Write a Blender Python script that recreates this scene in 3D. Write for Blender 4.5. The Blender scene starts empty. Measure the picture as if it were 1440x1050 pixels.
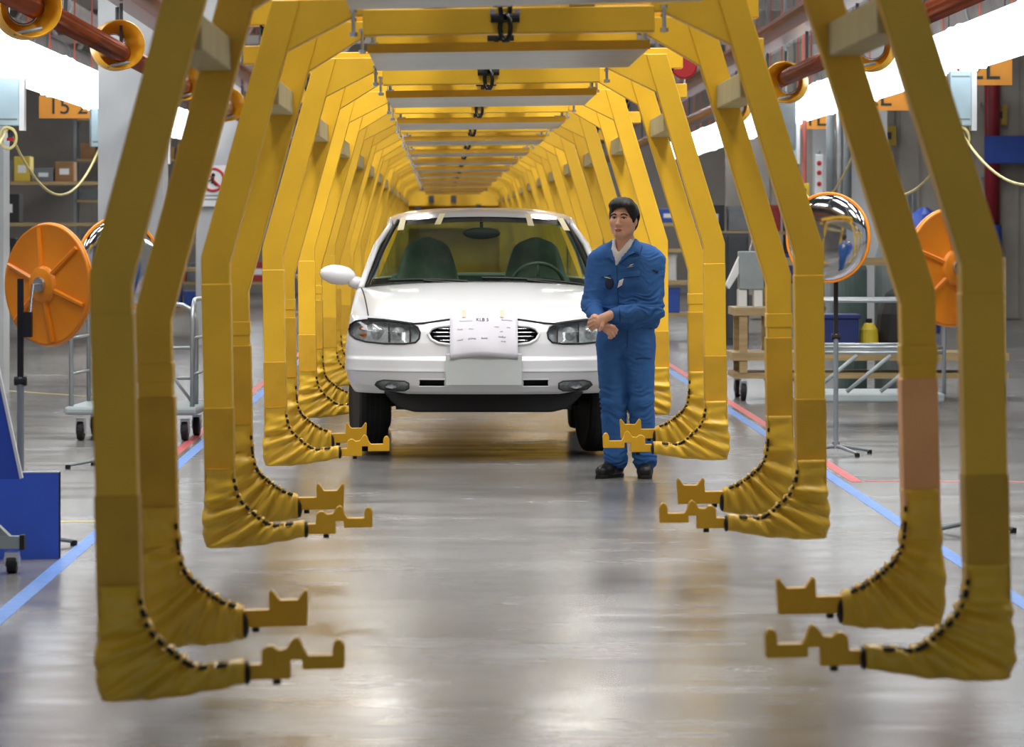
import bpy, math, random
import numpy as np
from mathutils import Vector, Matrix, noise
random.seed(7); rng = np.random.default_rng(7)
SC = bpy.context.scene
COL = SC.collection
PI = math.pi
# ------------------------------------------------------------------ camera
FPX = 5000.0                      # focal length in pixels of the 1440 px wide frame
VPX, VPY = 638.0, 322.0           # where the line of travel vanishes
HC = 1.53                         # camera height
cam_d = bpy.data.cameras.new('camera'); cam = bpy.data.objects.new('camera', cam_d); COL.objects.link(cam)
cam.location = (0, 0, HC); cam.rotation_euler = (PI/2, 0, 0)
cam_d.sensor_width = 36; cam_d.lens = FPX/1440*36
cam_d.shift_x = (720-VPX)/1440; cam_d.shift_y = (VPY-525)/1440
cam_d.clip_end = 300; cam_d.clip_start = 0.1
cam_d.dof.use_dof = True; cam_d.dof.focus_distance = 21.5; cam_d.dof.aperture_fstop = 5.6
SC.camera = cam
def at(px, py, d):                # photograph pixel at depth d -> place in the hall
    return Vector(((px-VPX)*d/FPX, d, HC-(py-VPY)*d/FPX))
# ------------------------------------------------------------------ world, exposure
w = bpy.data.worlds.new('hall_air'); SC.world = w; w.use_nodes = True
w.node_tree.nodes['Background'].inputs[0].default_value = (0.80, 0.88, 1.0, 1)
w.node_tree.nodes['Background'].inputs[1].default_value = 0.35
SC.view_settings.view_transform = 'Standard'; SC.view_settings.look = 'None'
SC.view_settings.gamma = 1; SC.view_settings.use_curve_mapping = False
SC.view_settings.exposure = -0.05
# ------------------------------------------------------------------ ceiling lamps of the hall (light; their housings are built below)
CEIL_Z = 8.5
HIGH_BAYS = [(x, y) for y in (13.5, 18.6, 23.2, 33.5, 43, 54, 64, 75) for x in (-7.0, -1.5, 2.1, 7.6)]
LAMP_W = {13.5: 180, 18.6: 290, 23.2: 270, 33.5: 300, 43: 290, 54: 280, 64: 300, 75: 360}  # farthest row is added to brighten the dark lifter and far racks
for x, y in HIGH_BAYS:
    l = bpy.data.lights.new('high_bay_light', 'AREA'); l.shape = 'RECTANGLE'; l.size = 1.2; l.size_y = 3.0
    l.energy = LAMP_W[y]*(0.6 if abs(x) > 5 else 1.0); l.color = (1.0, 0.98, 0.945)
    o = bpy.data.objects.new('high_bay_light', l); COL.objects.link(o); o.location = (x, y, 7.28)
# ------------------------------------------------------------------ materials
def lin(c):
    return tuple((v/255/12.92 if v/255 <= 0.04045 else ((v/255+0.055)/1.055)**2.4) for v in c)
MATS = {}
def mat(name, rgb, rough=0.5, metal=0.0, var=0.06, scale=6.0, bump=0.0, bscale=40.0, spec=0.5, stretch=(1,1,1), emit=0.0, coat=0.0):
    if name in MATS: return MATS[name]
    m = bpy.data.materials.new(name); m.use_nodes = True; nt = m.node_tree; b = nt.nodes['Principled BSDF']
    c = lin(rgb)
    b.inputs['Roughness'].default_value = rough; b.inputs['Metallic'].default_value = metal
    b.inputs['Specular IOR Level'].default_value = spec
    if coat: b.inputs['Coat Weight'].default_value = coat; b.inputs['Coat Roughness'].default_value = 0.08
    tc = nt.nodes.new('ShaderNodeTexCoord'); mp = nt.nodes.new('ShaderNodeMapping'); mp.inputs['Scale'].default_value = stretch
    nt.links.new(tc.outputs['Object'], mp.inputs['Vector'])
    n = nt.nodes.new('ShaderNodeTexNoise'); n.inputs['Scale'].default_value = scale; n.inputs['Detail'].default_value = 5
    nt.links.new(mp.outputs['Vector'], n.inputs['Vector'])
    r = nt.nodes.new('ShaderNodeValToRGB')
    r.color_ramp.elements[0].position = 0.3; r.color_ramp.elements[1].position = 0.7
    r.color_ramp.elements[0].color = tuple(max(0, v*(1-var*2)) for v in c)+(1,)
    r.color_ramp.elements[1].color = tuple(min(1, v*(1+var)) for v in c)+(1,)
    nt.links.new(n.outputs['Fac'], r.inputs['Fac']); nt.links.new(r.outputs['Color'], b.inputs['Base Color'])
    if bump:
        n2 = nt.nodes.new('ShaderNodeTexNoise'); n2.inputs['Scale'].default_value = bscale; n2.inputs['Detail'].default_value = 6
        nt.links.new(mp.outputs['Vector'], n2.inputs['Vector'])
        bp = nt.nodes.new('ShaderNodeBump'); bp.inputs['Strength'].default_value = bump; bp.inputs['Distance'].default_value = 0.01
        nt.links.new(n2.outputs['Fac'], bp.inputs['Height']); nt.links.new(bp.outputs['Normal'], b.inputs['Normal'])
    if emit:
        b.inputs['Emission Color'].default_value = c+(1,); b.inputs['Emission Strength'].default_value = emit
    MATS[name] = m; return m
def glass_mat(name, tint, gloss=0.1, rough=0.02, f0=0.06):
    m = bpy.data.materials.new(name); m.use_nodes = True; nt = m.node_tree
    nt.nodes.remove(nt.nodes['Principled BSDF']); out = nt.nodes['Material Output']
    t = nt.nodes.new('ShaderNodeBsdfTransparent'); t.inputs[0].default_value = tint+(1,)
    g = nt.nodes.new('ShaderNodeBsdfGlossy'); g.inputs['Roughness'].default_value = rough; g.inputs[0].default_value = (0.95, 0.97, 0.97, 1)
    fr = nt.nodes.new('ShaderNodeFresnel'); fr.inputs[0].default_value = 1.5
    ad = nt.nodes.new('ShaderNodeMath'); ad.operation = 'MULTIPLY_ADD'; ad.inputs[1].default_value = gloss; ad.inputs[2].default_value = f0*0.5
    mx = nt.nodes.new('ShaderNodeMixShader')
    nt.links.new(fr.outputs[0], ad.inputs[0]); nt.links.new(ad.outputs[0], mx.inputs[0])
    nt.links.new(t.outputs[0], mx.inputs[1]); nt.links.new(g.outputs[0], mx.inputs[2]); nt.links.new(mx.outputs[0], out.inputs['Surface'])
    MATS[name] = m; return m
YEL = mat('carrier_yellow_paint', (240, 188, 42), 0.42, var=0.05, scale=3, bump=0.05, bscale=90)
YEL2 = mat('sleeve_ochre_vinyl', (214, 164, 34), 0.5, var=0.07, scale=6, bump=0.08, bscale=60)
PEACH = mat('sleeve_peach_vinyl', (255, 184, 120), 0.45, var=0.05, scale=6)
BOOT = mat('boot_yellow_leather', (238, 190, 52), 0.36, var=0.07, scale=7, bump=0.22, bscale=22)
HOOKM = mat('hook_yellow_enamel', (232, 176, 30), 0.4, var=0.04)
BEIGE = mat('spreader_beige_paint', (196, 182, 132), 0.55, var=0.06, scale=4)
PANELM = mat('drip_tray_grey_sheet', (176, 180, 180), 0.30, 0.5, var=0.08, scale=2, stretch=(0.4, 5, 1))
BLACK = mat('black_rubber', (18, 18, 19), 0.6, var=0.1)
BLACKG = mat('black_gloss_plastic', (14, 14, 15), 0.25, var=0.1)
STEEL = mat('bright_steel', (200, 204, 208), 0.25, 0.9, var=0.05)
CHROME = mat('chrome', (225, 228, 230), 0.08, 1.0, var=0.02)
GREYM = mat('grey_paint', (128, 136, 140), 0.45, var=0.06)
DGREY = mat('dark_grey_paint', (62, 66, 70), 0.5, var=0.08)
ORANGE = mat('mirror_orange_plastic', (252, 148, 30), 0.35, var=0.04, scale=3)
WHITEP = mat('white_paint', (226, 229, 230), 0.4, var=0.02)
BLUEP = mat('blue_laminate', (56, 94, 202), 0.4, var=0.06, scale=3)
WOOD = mat('pale_wood', (172, 148, 104), 0.55, var=0.12, scale=3, stretch=(1, 1, 8))
# ------------------------------------------------------------------ mesh helpers
class MB:
    def __init__(s): s.v = []; s.f = []
    def add(s, vs, fs):
        o = len(s.v); s.v += [tuple(p) for p in vs]; s.f += [tuple(i+o for i in f) for f in fs]; return s
    def box(s, lo, hi, M=None):
        (a, b, c), (d, e, g) = lo, hi
        vs = [Vector(p) for p in ((a,b,c),(d,b,c),(d,e,c),(a,e,c),(a,b,g),(d,b,g),(d,e,g),(a,e,g))]
        if M is not None: vs = [M @ p for p in vs]
        return s.add(vs, [(3,2,1,0),(4,5,6,7),(0,1,5,4),(1,2,6,5),(2,3,7,6),(3,0,4,7)])
    def prism(s, poly, y0, y1, sx=1):           # polygon in (x,z) extruded along y
        n = len(poly); vs = [(sx*x, y0, z) for x, z in poly]+[(sx*x, y1, z) for x, z in poly]
        fs = [tuple(range(n)), tuple(range(2*n-1, n-1, -1))]+[(i, i+n, (i+1) % n+n, (i+1) % n) for i in range(n)]
        if sx < 0: fs = [f[::-1] for f in fs]
        return s.add(vs, fs)
    def prism_xy(s, poly, z0, z1):
        n = len(poly); vs = [(x, y, z0) for x, y in poly]+[(x, y, z1) for x, y in poly]
        return s.add(vs, [tuple(range(n-1, -1, -1)), tuple(range(n, 2*n))]+[(i, (i+1) % n, (i+1) % n+n, i+n) for i in range(n)])
    def tube(s, pts, r, n=8, closed=False):
        pts = [Vector(p) for p in pts]; m = len(pts); rs = r if isinstance(r, (list, tuple)) else [r]*m
        ref = None; vs = []
        for i, p in enumerate(pts):
            a = pts[(i-1) % m] if closed or i > 0 else p
            b = pts[(i+1) % m] if closed or i < m-1 else p
            t = (b-a).normalized() if (b-a).length > 1e-9 else Vector((0,0,1))
            if ref is None: ref = t.orthogonal().normalized()
            ref = ref-t*ref.dot(t)
            ref = ref.normalized() if ref.length > 1e-6 else t.orthogonal().normalized()
            q = t.cross(ref)
            vs += [p+(ref*math.cos(2*PI*k/n)+q*math.sin(2*PI*k/n))*rs[i] for k in range(n)]
        fs = []
        for i in range(m if closed else m-1):
            j = (i+1) % m
            fs += [(i*n+k, i*n+(k+1) % n, j*n+(k+1) % n, j*n+k) for k in range(n)]
        if not closed: fs += [tuple(range(n-1, -1, -1)), tuple((m-1)*n+k for k in range(n))]
        return s.add(vs, fs)
    def cyl(s, p0, p1, r0, r1=None, n=14): return s.tube([p0, p1], [r0, r0 if r1 is None else r1], n)
    def lathe(s, prof, n=24, M=None, cap=True):  # profile (r, h) round local z
        vs = []; m = len(prof)
        for r, h in prof:
            for k in range(n):
                p = Vector((r*math.cos(2*PI*k/n), r*math.sin(2*PI*k/n), h)); vs.append(M @ p if M is not None else p)
        fs = [(i*n+k, i*n+(k+1) % n, (i+1)*n+(k+1) % n, (i+1)*n+k) for i in range(m-1) for k in range(n)]
        if cap: fs += [tuple(range(n-1, -1, -1)), tuple((m-1)*n+k for k in range(n))]
        return s.add(vs, fs)
    def ell(s, c, r, n=12, m=8, M=None):
        vs = []; c = Vector(c)
        for i in range(1, m):
            th = PI*i/m
            for k in range(n):
                ph = 2*PI*k/n; p = Vector((r[0]*math.sin(th)*math.cos(ph), r[1]*math.sin(th)*math.sin(ph), r[2]*math.cos(th)))
                vs.append(c+(M @ p if M is not None else p))
        t = len(vs)
        for sg in (1, -1):
            p = Vector((0, 0, sg*r[2])); vs.append(c+(M @ p if M is not None else p))
        fs = [(i*n+k, (i+1)*n+k, (i+1)*n+(k+1) % n, i*n+(k+1) % n) for i in range(m-2) for k in range(n)]
        fs += [(t, k, (k+1) % n) for k in range(n)]+[(t+1, (m-2)*n+(k+1) % n, (m-2)*n+k) for k in range(n)]
        return s.add(vs, fs)
    def grid(s, fn, nu, nv, flip=False, keep=None):
        vs = [fn(i/nu, j/nv) for i in range(nu+1) for j in range(nv+1)]
        fs = []
        for i in range(nu):
            for j in range(nv):
                if keep and not keep((i+.5)/nu, (j+.5)/nv): continue
                q = (i*(nv+1)+j, (i+1)*(nv+1)+j, (i+1)*(nv+1)+j+1, i*(nv+1)+j+1)
                fs.append(q[::-1] if flip else q)
        return s.add(vs, fs)
    def build(s, name, m, parent=None, smooth=False, bevel=0.0, thick=0.0, loc=None):
        me = bpy.data.meshes.new(name); me.from_pydata([tuple(p) for p in s.v], [], s.f); me.materials.append(m)
        if smooth: me.polygons.foreach_set('use_smooth', [True]*len(me.polygons))
        o = bpy.data.objects.new(name, me); COL.objects.link(o)
        if parent is not None: o.parent = parent
        if loc is not None: o.location = loc
        if thick:
            t = o.modifiers.new('thickness', 'SOLIDIFY'); t.thickness = abs(thick); t.offset = 1 if thick > 0 else -1
        if bevel:
            bv = o.modifiers.new('edge', 'BEVEL'); bv.width = bevel; bv.segments = 2; bv.limit_method = 'ANGLE'; bv.angle_limit = 0.7
        return o
def tag(o, label, cat, group=None):
    o['label'] = label; o['category'] = cat
    if group: o['group'] = group
    return o
def thing(name, label, cat, loc=(0,0,0), rz=0, group=None):
    o = bpy.data.objects.new(name, None); COL.objects.link(o); o.empty_display_size = 0.1
    o.location = loc; o.rotation_euler = (0, 0, rz); return tag(o, label, cat, group)
def struct(o): o['kind'] = 'structure'; return o
def copy_tree(o, parent=None):
    c = o.copy(); COL.objects.link(c); c.parent = parent
    for ch in list(o.children): copy_tree(ch, c)
    return c
def text_mesh(name, txt, size, m, parent, loc, rot=(PI/2, 0, 0), depth=0.003, align='CENTER'):
    cu = bpy.data.curves.new(name, 'FONT'); cu.body = txt; cu.size = size; cu.extrude = depth; cu.align_x = align; cu.align_y = 'CENTER'
    t = bpy.data.objects.new(name+'_c', cu); COL.objects.link(t); bpy.context.view_layer.update()
    me = bpy.data.meshes.new_from_object(t.evaluated_get(bpy.context.evaluated_depsgraph_get()))
    bpy.data.objects.remove(t); bpy.data.curves.remove(cu)
    me.materials.clear(); me.materials.append(m); o = bpy.data.objects.new(name, me); COL.objects.link(o)
    o.location = loc; o.rotation_euler = rot; o.parent = parent; return o
def lerp(a, b, t): return a+(b-a)*t
def interp(x, xs, ys): return float(np.interp(x, xs, ys))
# ------------------------------------------------------------------ floor
def floor_mat():
    m = bpy.data.materials.new('sealed_concrete_floor'); m.use_nodes = True; nt = m.node_tree; b = nt.nodes['Principled BSDF']
    tc = nt.nodes.new('ShaderNodeTexCoord')
    def nz(scale, st, det=6, ro=0.6):
        mp = nt.nodes.new('ShaderNodeMapping'); mp.inputs['Scale'].default_value = st; nt.links.new(tc.outputs['Object'], mp.inputs['Vector'])
        n = nt.nodes.new('ShaderNodeTexNoise'); n.inputs['Scale'].default_value = scale; n.inputs['Detail'].default_value = det; n.inputs['Roughness'].default_value = ro
        nt.links.new(mp.outputs['Vector'], n.inputs['Vector']); return n
    def ramp(n, p0, c0, p1, c1):
        r = nt.nodes.new('ShaderNodeValToRGB'); r.color_ramp.elements[0].position = p0; r.color_ramp.elements[1].position = p1
        r.color_ramp.elements[0].color = c0; r.color_ramp.elements[1].color = c1; nt.links.new(n.outputs['Fac'], r.inputs['Fac']); return r
    a = ramp(nz(1.1, (1.0, 0.55, 1)), 0.35, lin((116, 113, 109))+(1,), 0.68, lin((140, 141, 143))+(1,))
    c = ramp(nz(3.0, (0.5, 1.6, 1), 8, 0.7), 0.38, (0.80, 0.79, 0.78, 1), 0.66, (1.06, 1.06, 1.06, 1))
    mx = nt.nodes.new('ShaderNodeMix'); mx.data_type = 'RGBA'; mx.blend_type = 'MULTIPLY'; mx.inputs[0].default_value = 1
    nt.links.new(a.outputs[0], mx.inputs[6]); nt.links.new(c.outputs[0], mx.inputs[7]); nt.links.new(mx.outputs[2], b.inputs['Base Color'])
    r = ramp(nz(2.2, (0.35, 1.2, 1), 6), 0.3, (0.17, 0.17, 0.17, 1), 0.7, (0.29, 0.29, 0.29, 1)); nt.links.new(r.outputs[0], b.inputs['Roughness'])
    bp = nt.nodes.new('ShaderNodeBump'); bp.inputs['Strength'].default_value = 0.07; bp.inputs['Distance'].default_value = 0.006
    nt.links.new(nz(7, (0.8, 0.35, 1), 6).outputs['Fac'], bp.inputs['Height']); nt.links.new(bp.outputs['Normal'], b.inputs['Normal'])
    b.inputs['Specular IOR Level'].default_value = 0.6
    return m
FL = floor_mat()
struct(MB().box((-14, 2, -0.2), (15, 86, 0)).build('floor', FL))
WALLM = mat('back_wall_grey', (150, 146, 142), 0.7, var=0.08, scale=1.0)
CEILM = mat('ceiling_dark_sheet', (74, 74, 78), 0.7, var=0.1, scale=1.0)
struct(MB().box((-14, 85, 0), (15, 85.3, CEIL_Z)).build('wall_back', WALLM))
struct(MB().box((-14.3, 2, 0), (-14, 86, CEIL_Z)).build('wall_left', WALLM))
struct(MB().box((15, 2, 0), (15.3, 86, CEIL_Z)).build('wall_right', WALLM))
struct(MB().box((-14, 2, CEIL_Z), (15, 86, CEIL_Z+0.2)).build('ceiling', CEILM))
LBLUE = mat('line_blue_paint', (92, 140, 214), 0.4, var=0.12, scale=14)
LRED = mat('line_red_paint', (206, 92, 96), 0.4, var=0.12, scale=14)
LYEL = mat('line_yellow_paint', (214, 196, 120), 0.4, var=0.12, scale=14)
def strip(name, pts, wd, m, z=0.002):
    o = MB(); p = [Vector((a, b, 0)) for a, b in pts]
    for a, b in zip(p, p[1:]):
        n = (b-a).normalized().cross(Vector((0,0,1)))*wd/2
        o.add([a-n, a+n, b+n, b-n, a-n+Vector((0,0,z)), a+n+Vector((0,0,z)), b+n+Vector((0,0,z)), b-n+Vector((0,0,z))],
              [(4,5,6,7),(0,1,5,4),(1,2,6,5),(2,3,7,6),(3,0,4,7)])
    return struct(o.build(name, m))
strip('trim_1', [(-1.79, 5), (-1.79, 60)], 0.075, LBLUE)
strip('trim_2', [(2.33, 5), (2.33, 60)], 0.075, LBLUE)
strip('trim_3', [(-1.90, 19.5), (-1.90, 60)], 0.07, LRED)
strip('trim_4', [(2.44, 21.5), (2.44, 60)], 0.07, LRED)
strip('trim_5', [(-6, 18.6), (-1.84, 18.6)], 0.06, LYEL)
strip('trim_6', [(2.5, 21.6), (6, 21.3)], 0.06, LRED)
strip('trim_7', [(-6, 36), (-2.2, 31)], 0.06, LYEL)
# high-bay housings
hb = None
for i, (x, y) in enumerate(HIGH_BAYS):
    if hb is None:
        hb = thing('high_bay_lamp', 'outer left high-bay lamp under the hall ceiling, first from the camera', 'lamp', (x, y, 7.3), 0, 'high-bay lamps under the hall ceiling')
        MB().box((-0.65, -1.55, 0.02), (0.65, 1.55, 0.12)).build('housing', GREYM, hb, bevel=0.02)
        for s in (-1, 1): MB().cyl((0, s*1.2, 0.12), (0, s*1.2, CEIL_Z-7.3), 0.012, n=6).build('hanger_rod', GREYM, hb)
        for s in (-1, 0, 1): MB().cyl((s*0.35, -1.5, 0.0), (s*0.35, 1.5, 0.0), 0.03, n=8).build('tube', mat('tube_glow', (240, 250, 255), 0.5, emit=6.0), hb)
    else:
        c = copy_tree(hb); c.location = (x, y, 7.3)
        c['label'] = '%s high-bay lamp under the hall ceiling, %s from the camera' % (('outer left', 'inner left', 'inner right', 'outer right')[i % 4], ('first', 'second', 'third', 'fourth', 'fifth', 'sixth', 'seventh', 'eighth')[i//4])
# ------------------------------------------------------------------ overhead carriers
ARM_F = [(1.283, .50), (1.290, 1.43), (.980, 2.49), (.862, 2.49), (1.172, 1.40), (1.172, .50)]
ARM_R = [(1.283, .50), (1.290, 1.30), (.955, 2.45), (.835, 2.45), (1.178, 1.26), (1.178, .50)]
HOOK_F = [(.90,.272),(.75,.272),(.75,.325),(.716,.325),(.716,.297),(.597,.297),(.595,.36),(.603,.376),(.613,.381),(.623,.376),(.63,.36),(.63,.337),(.70,.337),(.712,.355),(.72,.38),(.732,.39),(.745,.38),(.76,.357),(.785,.354),(.80,.366),(.815,.366),(.83,.355),(.832,.315),(.90,.315)]
HOOK_R = [(1.03,.262),(.762,.262),(.757,.372),(.765,.380),(.79,.348),(.85,.348),(.875,.382),(.883,.372),(.885,.318),(1.03,.318)]
ST_F = [((1.288,.552),(1.166,.552)),((1.290,.48),(1.160,.49)),((1.296,.41),(1.150,.445)),((1.304,.35),(1.132,.412)),((1.304,.28),(1.105,.385)),((1.290,.224),(1.078,.362)),((1.20,.218),(1.052,.338)),((1.11,.226),(1.022,.320)),((1.03,.234),(.99,.314)),((.95,.248),(.94,.322)),((.878,.262),(.878,.330))]
ST_R = [((1.288,.66),(1.172,.66)),((1.292,.58),(1.170,.58)),((1.298,.48),(1.166,.52)),((1.304,.38),(1.156,.465)),((1.304,.28),(1.132,.428)),((1.290,.216),(1.108,.408)),((1.22,.206),(1.085,.388)),((1.15,.205),(1.06,.370)),((1.09,.207),(1.035,.354)),((1.03,.212),(1.00,.340)),((.968,.222),(.968,.330))]
def boot_mesh(st, sx, seed, ty=0.074):
    rr = random.Random(seed); m = MB(); N = 56; K = 14
    n = len(st); ts = [i*(n-1)/N for i in range(N+1)]
    ph = [rr.uniform(0, 6.28) for _ in range(6)]
    inner = []
    for i, t in enumerate(ts):
        k = min(int(t), n-2); u = t-k
        o = Vector(st[k][0]).lerp(Vector(st[k+1][0]), u); q = Vector(st[k][1]).lerp(Vector(st[k+1][1]), u)
        c = (o+q)/2; ax = (o-q)/2; L = ax.length; axn = ax/L
        thick = ty*(1.0 if t < 4 else 1.0+0.10*math.sin(min(1, (t-4)/5)*PI))*(0.80 if t > n-1.4 else 1)
        for j in range(K):
            a = 2*PI*j/K; ca, sa = math.cos(a), math.sin(a); e = 0.55
            cu = math.copysign(abs(ca)**e, ca); su = math.copysign(abs(sa)**e, sa)
            wr = 0.0030*math.sin(t*5.3+ph[0]+cu*1.6)+0.0016*math.sin(t*9.7+ph[1]-cu*2.6+su)+0.0026*math.sin(t*3.1+ph[2]+su*3)
            env = min(1, t/1.2)*min(1, (n-1-t)/0.5+0.2); wr *= env*(1.9 if 1.5 < t < 7.5 else 1.1)
            if i <= 1: wr = 0.003
            p = c+axn*(L*cu+wr*cu*(0.35 if cu > 0 else 0.8))
            m.v.append((sx*p.x, thick*su+wr*su*1.9, p.y))
        inner.append((sx*(q.x+axn.x*0.004), 0, q.y+axn.y*0.004))
    for i in range(N):
        for j in range(K):
            f = (i*K+j, i*K+(j+1) % K, (i+1)*K+(j+1) % K, (i+1)*K+j); m.f.append(f if sx < 0 else f[::-1])
    m.f.append(tuple(range(K))); m.f.append(tuple(N*K+j for j in range(K-1, -1, -1)))
    return m, inner
def lace_mesh(inner, seed):
    rr = random.Random(seed); m = MB()
    z = []; pts = inner[6:54:2]
    for i, p in enumerate(pts): z.append((p[0], (-0.030 if i % 2 else 0.022), p[2]+0.002))
    m.tube(z, 0.0042, 5)
    dash = [Vector((p[0], -0.060, p[2])) for p in inner[4:55]]
    i = 0
    while i < len(dash)-3:
        k = rr.choice((1, 1, 2, 3)); m.tube([dash[i], dash[i]+Vector((0, -0.004, 0.002)), dash[i+k]], rr.uniform(0.0045, 0.0085), 5); i += k+rr.choice((1, 2, 2, 3))
    return m
def flap_mesh(inner, seed):                     # gathered leather edge with lace holes
    rr = random.Random(seed); m = MB(); pts = inner[8:54]
    for a in range(0, len(pts)-1, 3):
        p = Vector(pts[a]); h = rr.uniform(0.006, 0.014); m.box((p.x-0.008, -0.052, p.z-0.012), (p.x+0.008, -0.044, p.z+h))
    return m
def chain(m, p0, p1, r=0.018, wire=0.0055):
    p0, p1 = Vector(p0), Vector(p1); L = (p1-p0).length; n = max(2, int(L/(r*2.2))); d = (p1-p0)/n
    t = d.normalized(); u = t.orthogonal().normalized(); q = t.cross(u)
    for i in range(n):
        c = p0+d*(i+.5); a = u if i % 2 else q
        m.tube([c+t*(math.sin(k*PI/5)*r*1.55)+a*(math.cos(k*PI/5)*r*0.85) for k in range(10)], wire, 5, closed=True)
def bolt(m, x, y, z0, z1, r=0.008):
    m.cyl((x, y, z0), (x, y, z1), r, n=8); m.cyl((x, y, z0-0.012), (x, y, z0+0.004), r*2.2, n=6); m.cyl((x, y, z1-0.004), (x, y, z1+0.010), r*2.0, n=6)
RY = 1.43
def make_carrier():
    root = thing('overhead_carrier', 'x', 'carrier')
    for yy, arm, hook, st, rear in ((0, ARM_F, HOOK_F, ST_F, 0), (RY, ARM_R, HOOK_R, ST_R, 1)):
        for sx in (-1, 1):
            MB().prism(arm, yy-0.05, yy+0.05, sx).build('hanger_arm', YEL, root, bevel=0.006)
            e = 0.006
            if rear: sl = [(1.283+e, .50), (1.284+e, 1.015), (1.178-e, 1.015), (1.178-e, .50)]; cl = [(1.289+e*.6, 1.06), (1.288+e*.6, 1.125), (1.178-e*.6, 1.125), (1.178-e*.6, 1.06)]
            else: sl = [(1.283+e, .45), (1.285+e, .805), (1.172-e, .805), (1.172-e, .45)]; cl = [(1.284+e*.5, .80), (1.287+e*.5, 1.318), (1.172-e*.5, 1.318), (1.172-e*.5, .80)]
            MB().prism(cl, yy-0.053, yy+0.053, sx).build('padding_wrap', YEL, root, bevel=0.004)
            o = MB().prism(sl, yy-0.056, yy+0.056, sx).build('padding_sleeve', YEL2, root, bevel=0.004)
            bm, inn = boot_mesh(st, sx, 11+rear*5+(sx > 0)); inn = [(a, 0, c) for a, b, c in inn]
            b = bm.build('boot', BOOT, root, smooth=True); b.location = (0, yy, 0)
            lace_mesh(inn, 3+rear).build('lacing', BLACK, b)
            flap_mesh(inn, 5+rear).build('laced_edge', BOOT, b)
            tp = Vector(st[-1][0]).lerp(Vector(st[-1][1]), .5)
            MB().ell((0, 0, 0), (0.014, 0.050, 0.044 if rear else 0.034)).build('boot_mouth_shade', BLACK, b, smooth=True, loc=(sx*(tp.x-0.004), 0, tp.y-0.006))  # black bulge stands in for the shaded hollow of the boot opening
            MB().prism(hook, yy-0.024, yy+0.024, sx).build('support_hook', HOOKM, root, bevel=0.003)
            MB().cyl((sx*(.79 if not rear else .93), yy, .245 if rear else .255), (sx*(.79 if not rear else .93), yy, .275), 0.012, n=8).build('hook_bolt', BLACK, root)
            sh = [(.925, 2.275), (.634, 2.42), (.59, 2.42), (.59, 2.49), (.985, 2.49)] if not rear else [(.90, 2.25), (.634, 2.41), (.59, 2.41), (.59, 2.48), (.95, 2.48)]
            MB().prism(sh[::-1], yy-0.043, yy+0.043, sx).build('shoulder_gusset', YEL, root, bevel=0.004)
            m = MB(); bolt(m, sx*.643, yy-0.065, 2.345, 2.435); bolt(m, sx*.643, yy-0.02, 2.345, 2.40, 0.006)
            m.build('tie_bolt', STEEL, root)
            m = MB(); bolt(m, sx*.565, yy+(0.10 if not rear else -0.10), 2.312, 2.345, 0.010); m.build('tray_bolt', STEEL, root)
        MB().box((-.605, yy-0.05, 2.335), (.605, yy+0.05, 2.445)).build('cross_beam', YEL, root, bevel=0.006)
        m = MB(); chain(m, (-.015, yy-0.085, 2.315), (-.015, yy-0.095, 2.75), 0.036, 0.011); m.build('hoist_chain', BLACKG, root, smooth=True)
        m = MB(); m.cyl((-.075, yy-0.07, 2.40), (.045, yy-0.07, 2.40), 0.020, n=10); m.build('chain_spool', BLACK, root)
        m = MB(); [m.cyl((x, yy-0.072, 2.425), (x+0.022, yy-0.072, 2.425), 0.013, n=8) for x in (-.078, .026)]; m.build('spool_glint', STEEL, root)  # bright steel bits stand in for highlights on the black spool ends
    MB().box((-.584, 0.06, 2.27), (.584, 1.75, 2.305)).build('drip_tray', PANELM, root)
    MB().box((-.590, 0.048, 2.268), (.590, 0.062, 2.307)).build('tray_edge', mat('tray_edge_ochre', (234, 180, 40), 0.5), root)
    for sx in (-1, 1):
        lo, hi = sorted((sx*.962, sx*1.072)); MB().box((lo, 0.05, 2.06), (hi, RY-0.05, 2.165)).build('spreader_bar', BEIGE, root, bevel=0.004)
        lo, hi = sorted((sx*1.08, sx*1.195)); MB().box((lo, RY+0.10, 2.30), (hi, RY+0.26, 2.385)).build('chain_bracket', YEL, root, bevel=0.005)
        m = MB(); chain(m, (sx*1.07, RY+0.08, 2.30), (sx*1.12, RY+0.08, 2.62), 0.022, 0.007); m.build('side_chain', BLACKG, root, smooth=True)
        lo, hi = sorted((sx*.25, sx*.36)); MB().box((lo, -0.05, 2.445), (hi, RY+0.05, 2.53)).build('spine_rail', YEL, root, bevel=0.005)
    MB().box((-1.17, RY+0.06, 2.475), (1.17, RY+0.20, 2.60)).build('load_bar', YEL, root, bevel=0.006)
    return root
def axis_x(d): return 0.305-0.0041*d
CAR_DS = [10.08, 14.78, 19.85, 24.80]+[24.80+4.93*k for k in range(1, 11)]
CAR_ROLL = [0.024, 0.015, 0.014, 0.010]+[0.010]*10
ORD = ['nearest to the camera', 'second from the camera', 'third from the camera, its hooks beside the standing worker', 'fourth from the camera, gripping the white car', 'fifth from the camera, over the tail of the white car', 'sixth from the camera, seen behind the car roof', 'seventh from the camera down the tunnel', 'eighth from the camera down the tunnel', 'ninth from the camera down the tunnel', 'tenth from the camera down the tunnel', 'eleventh from the camera down the tunnel', 'twelfth from the camera deep in the tunnel', 'thirteenth from the camera, second to last in the tunnel', 'last and farthest in the tunnel']
proto = make_carrier()
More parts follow.
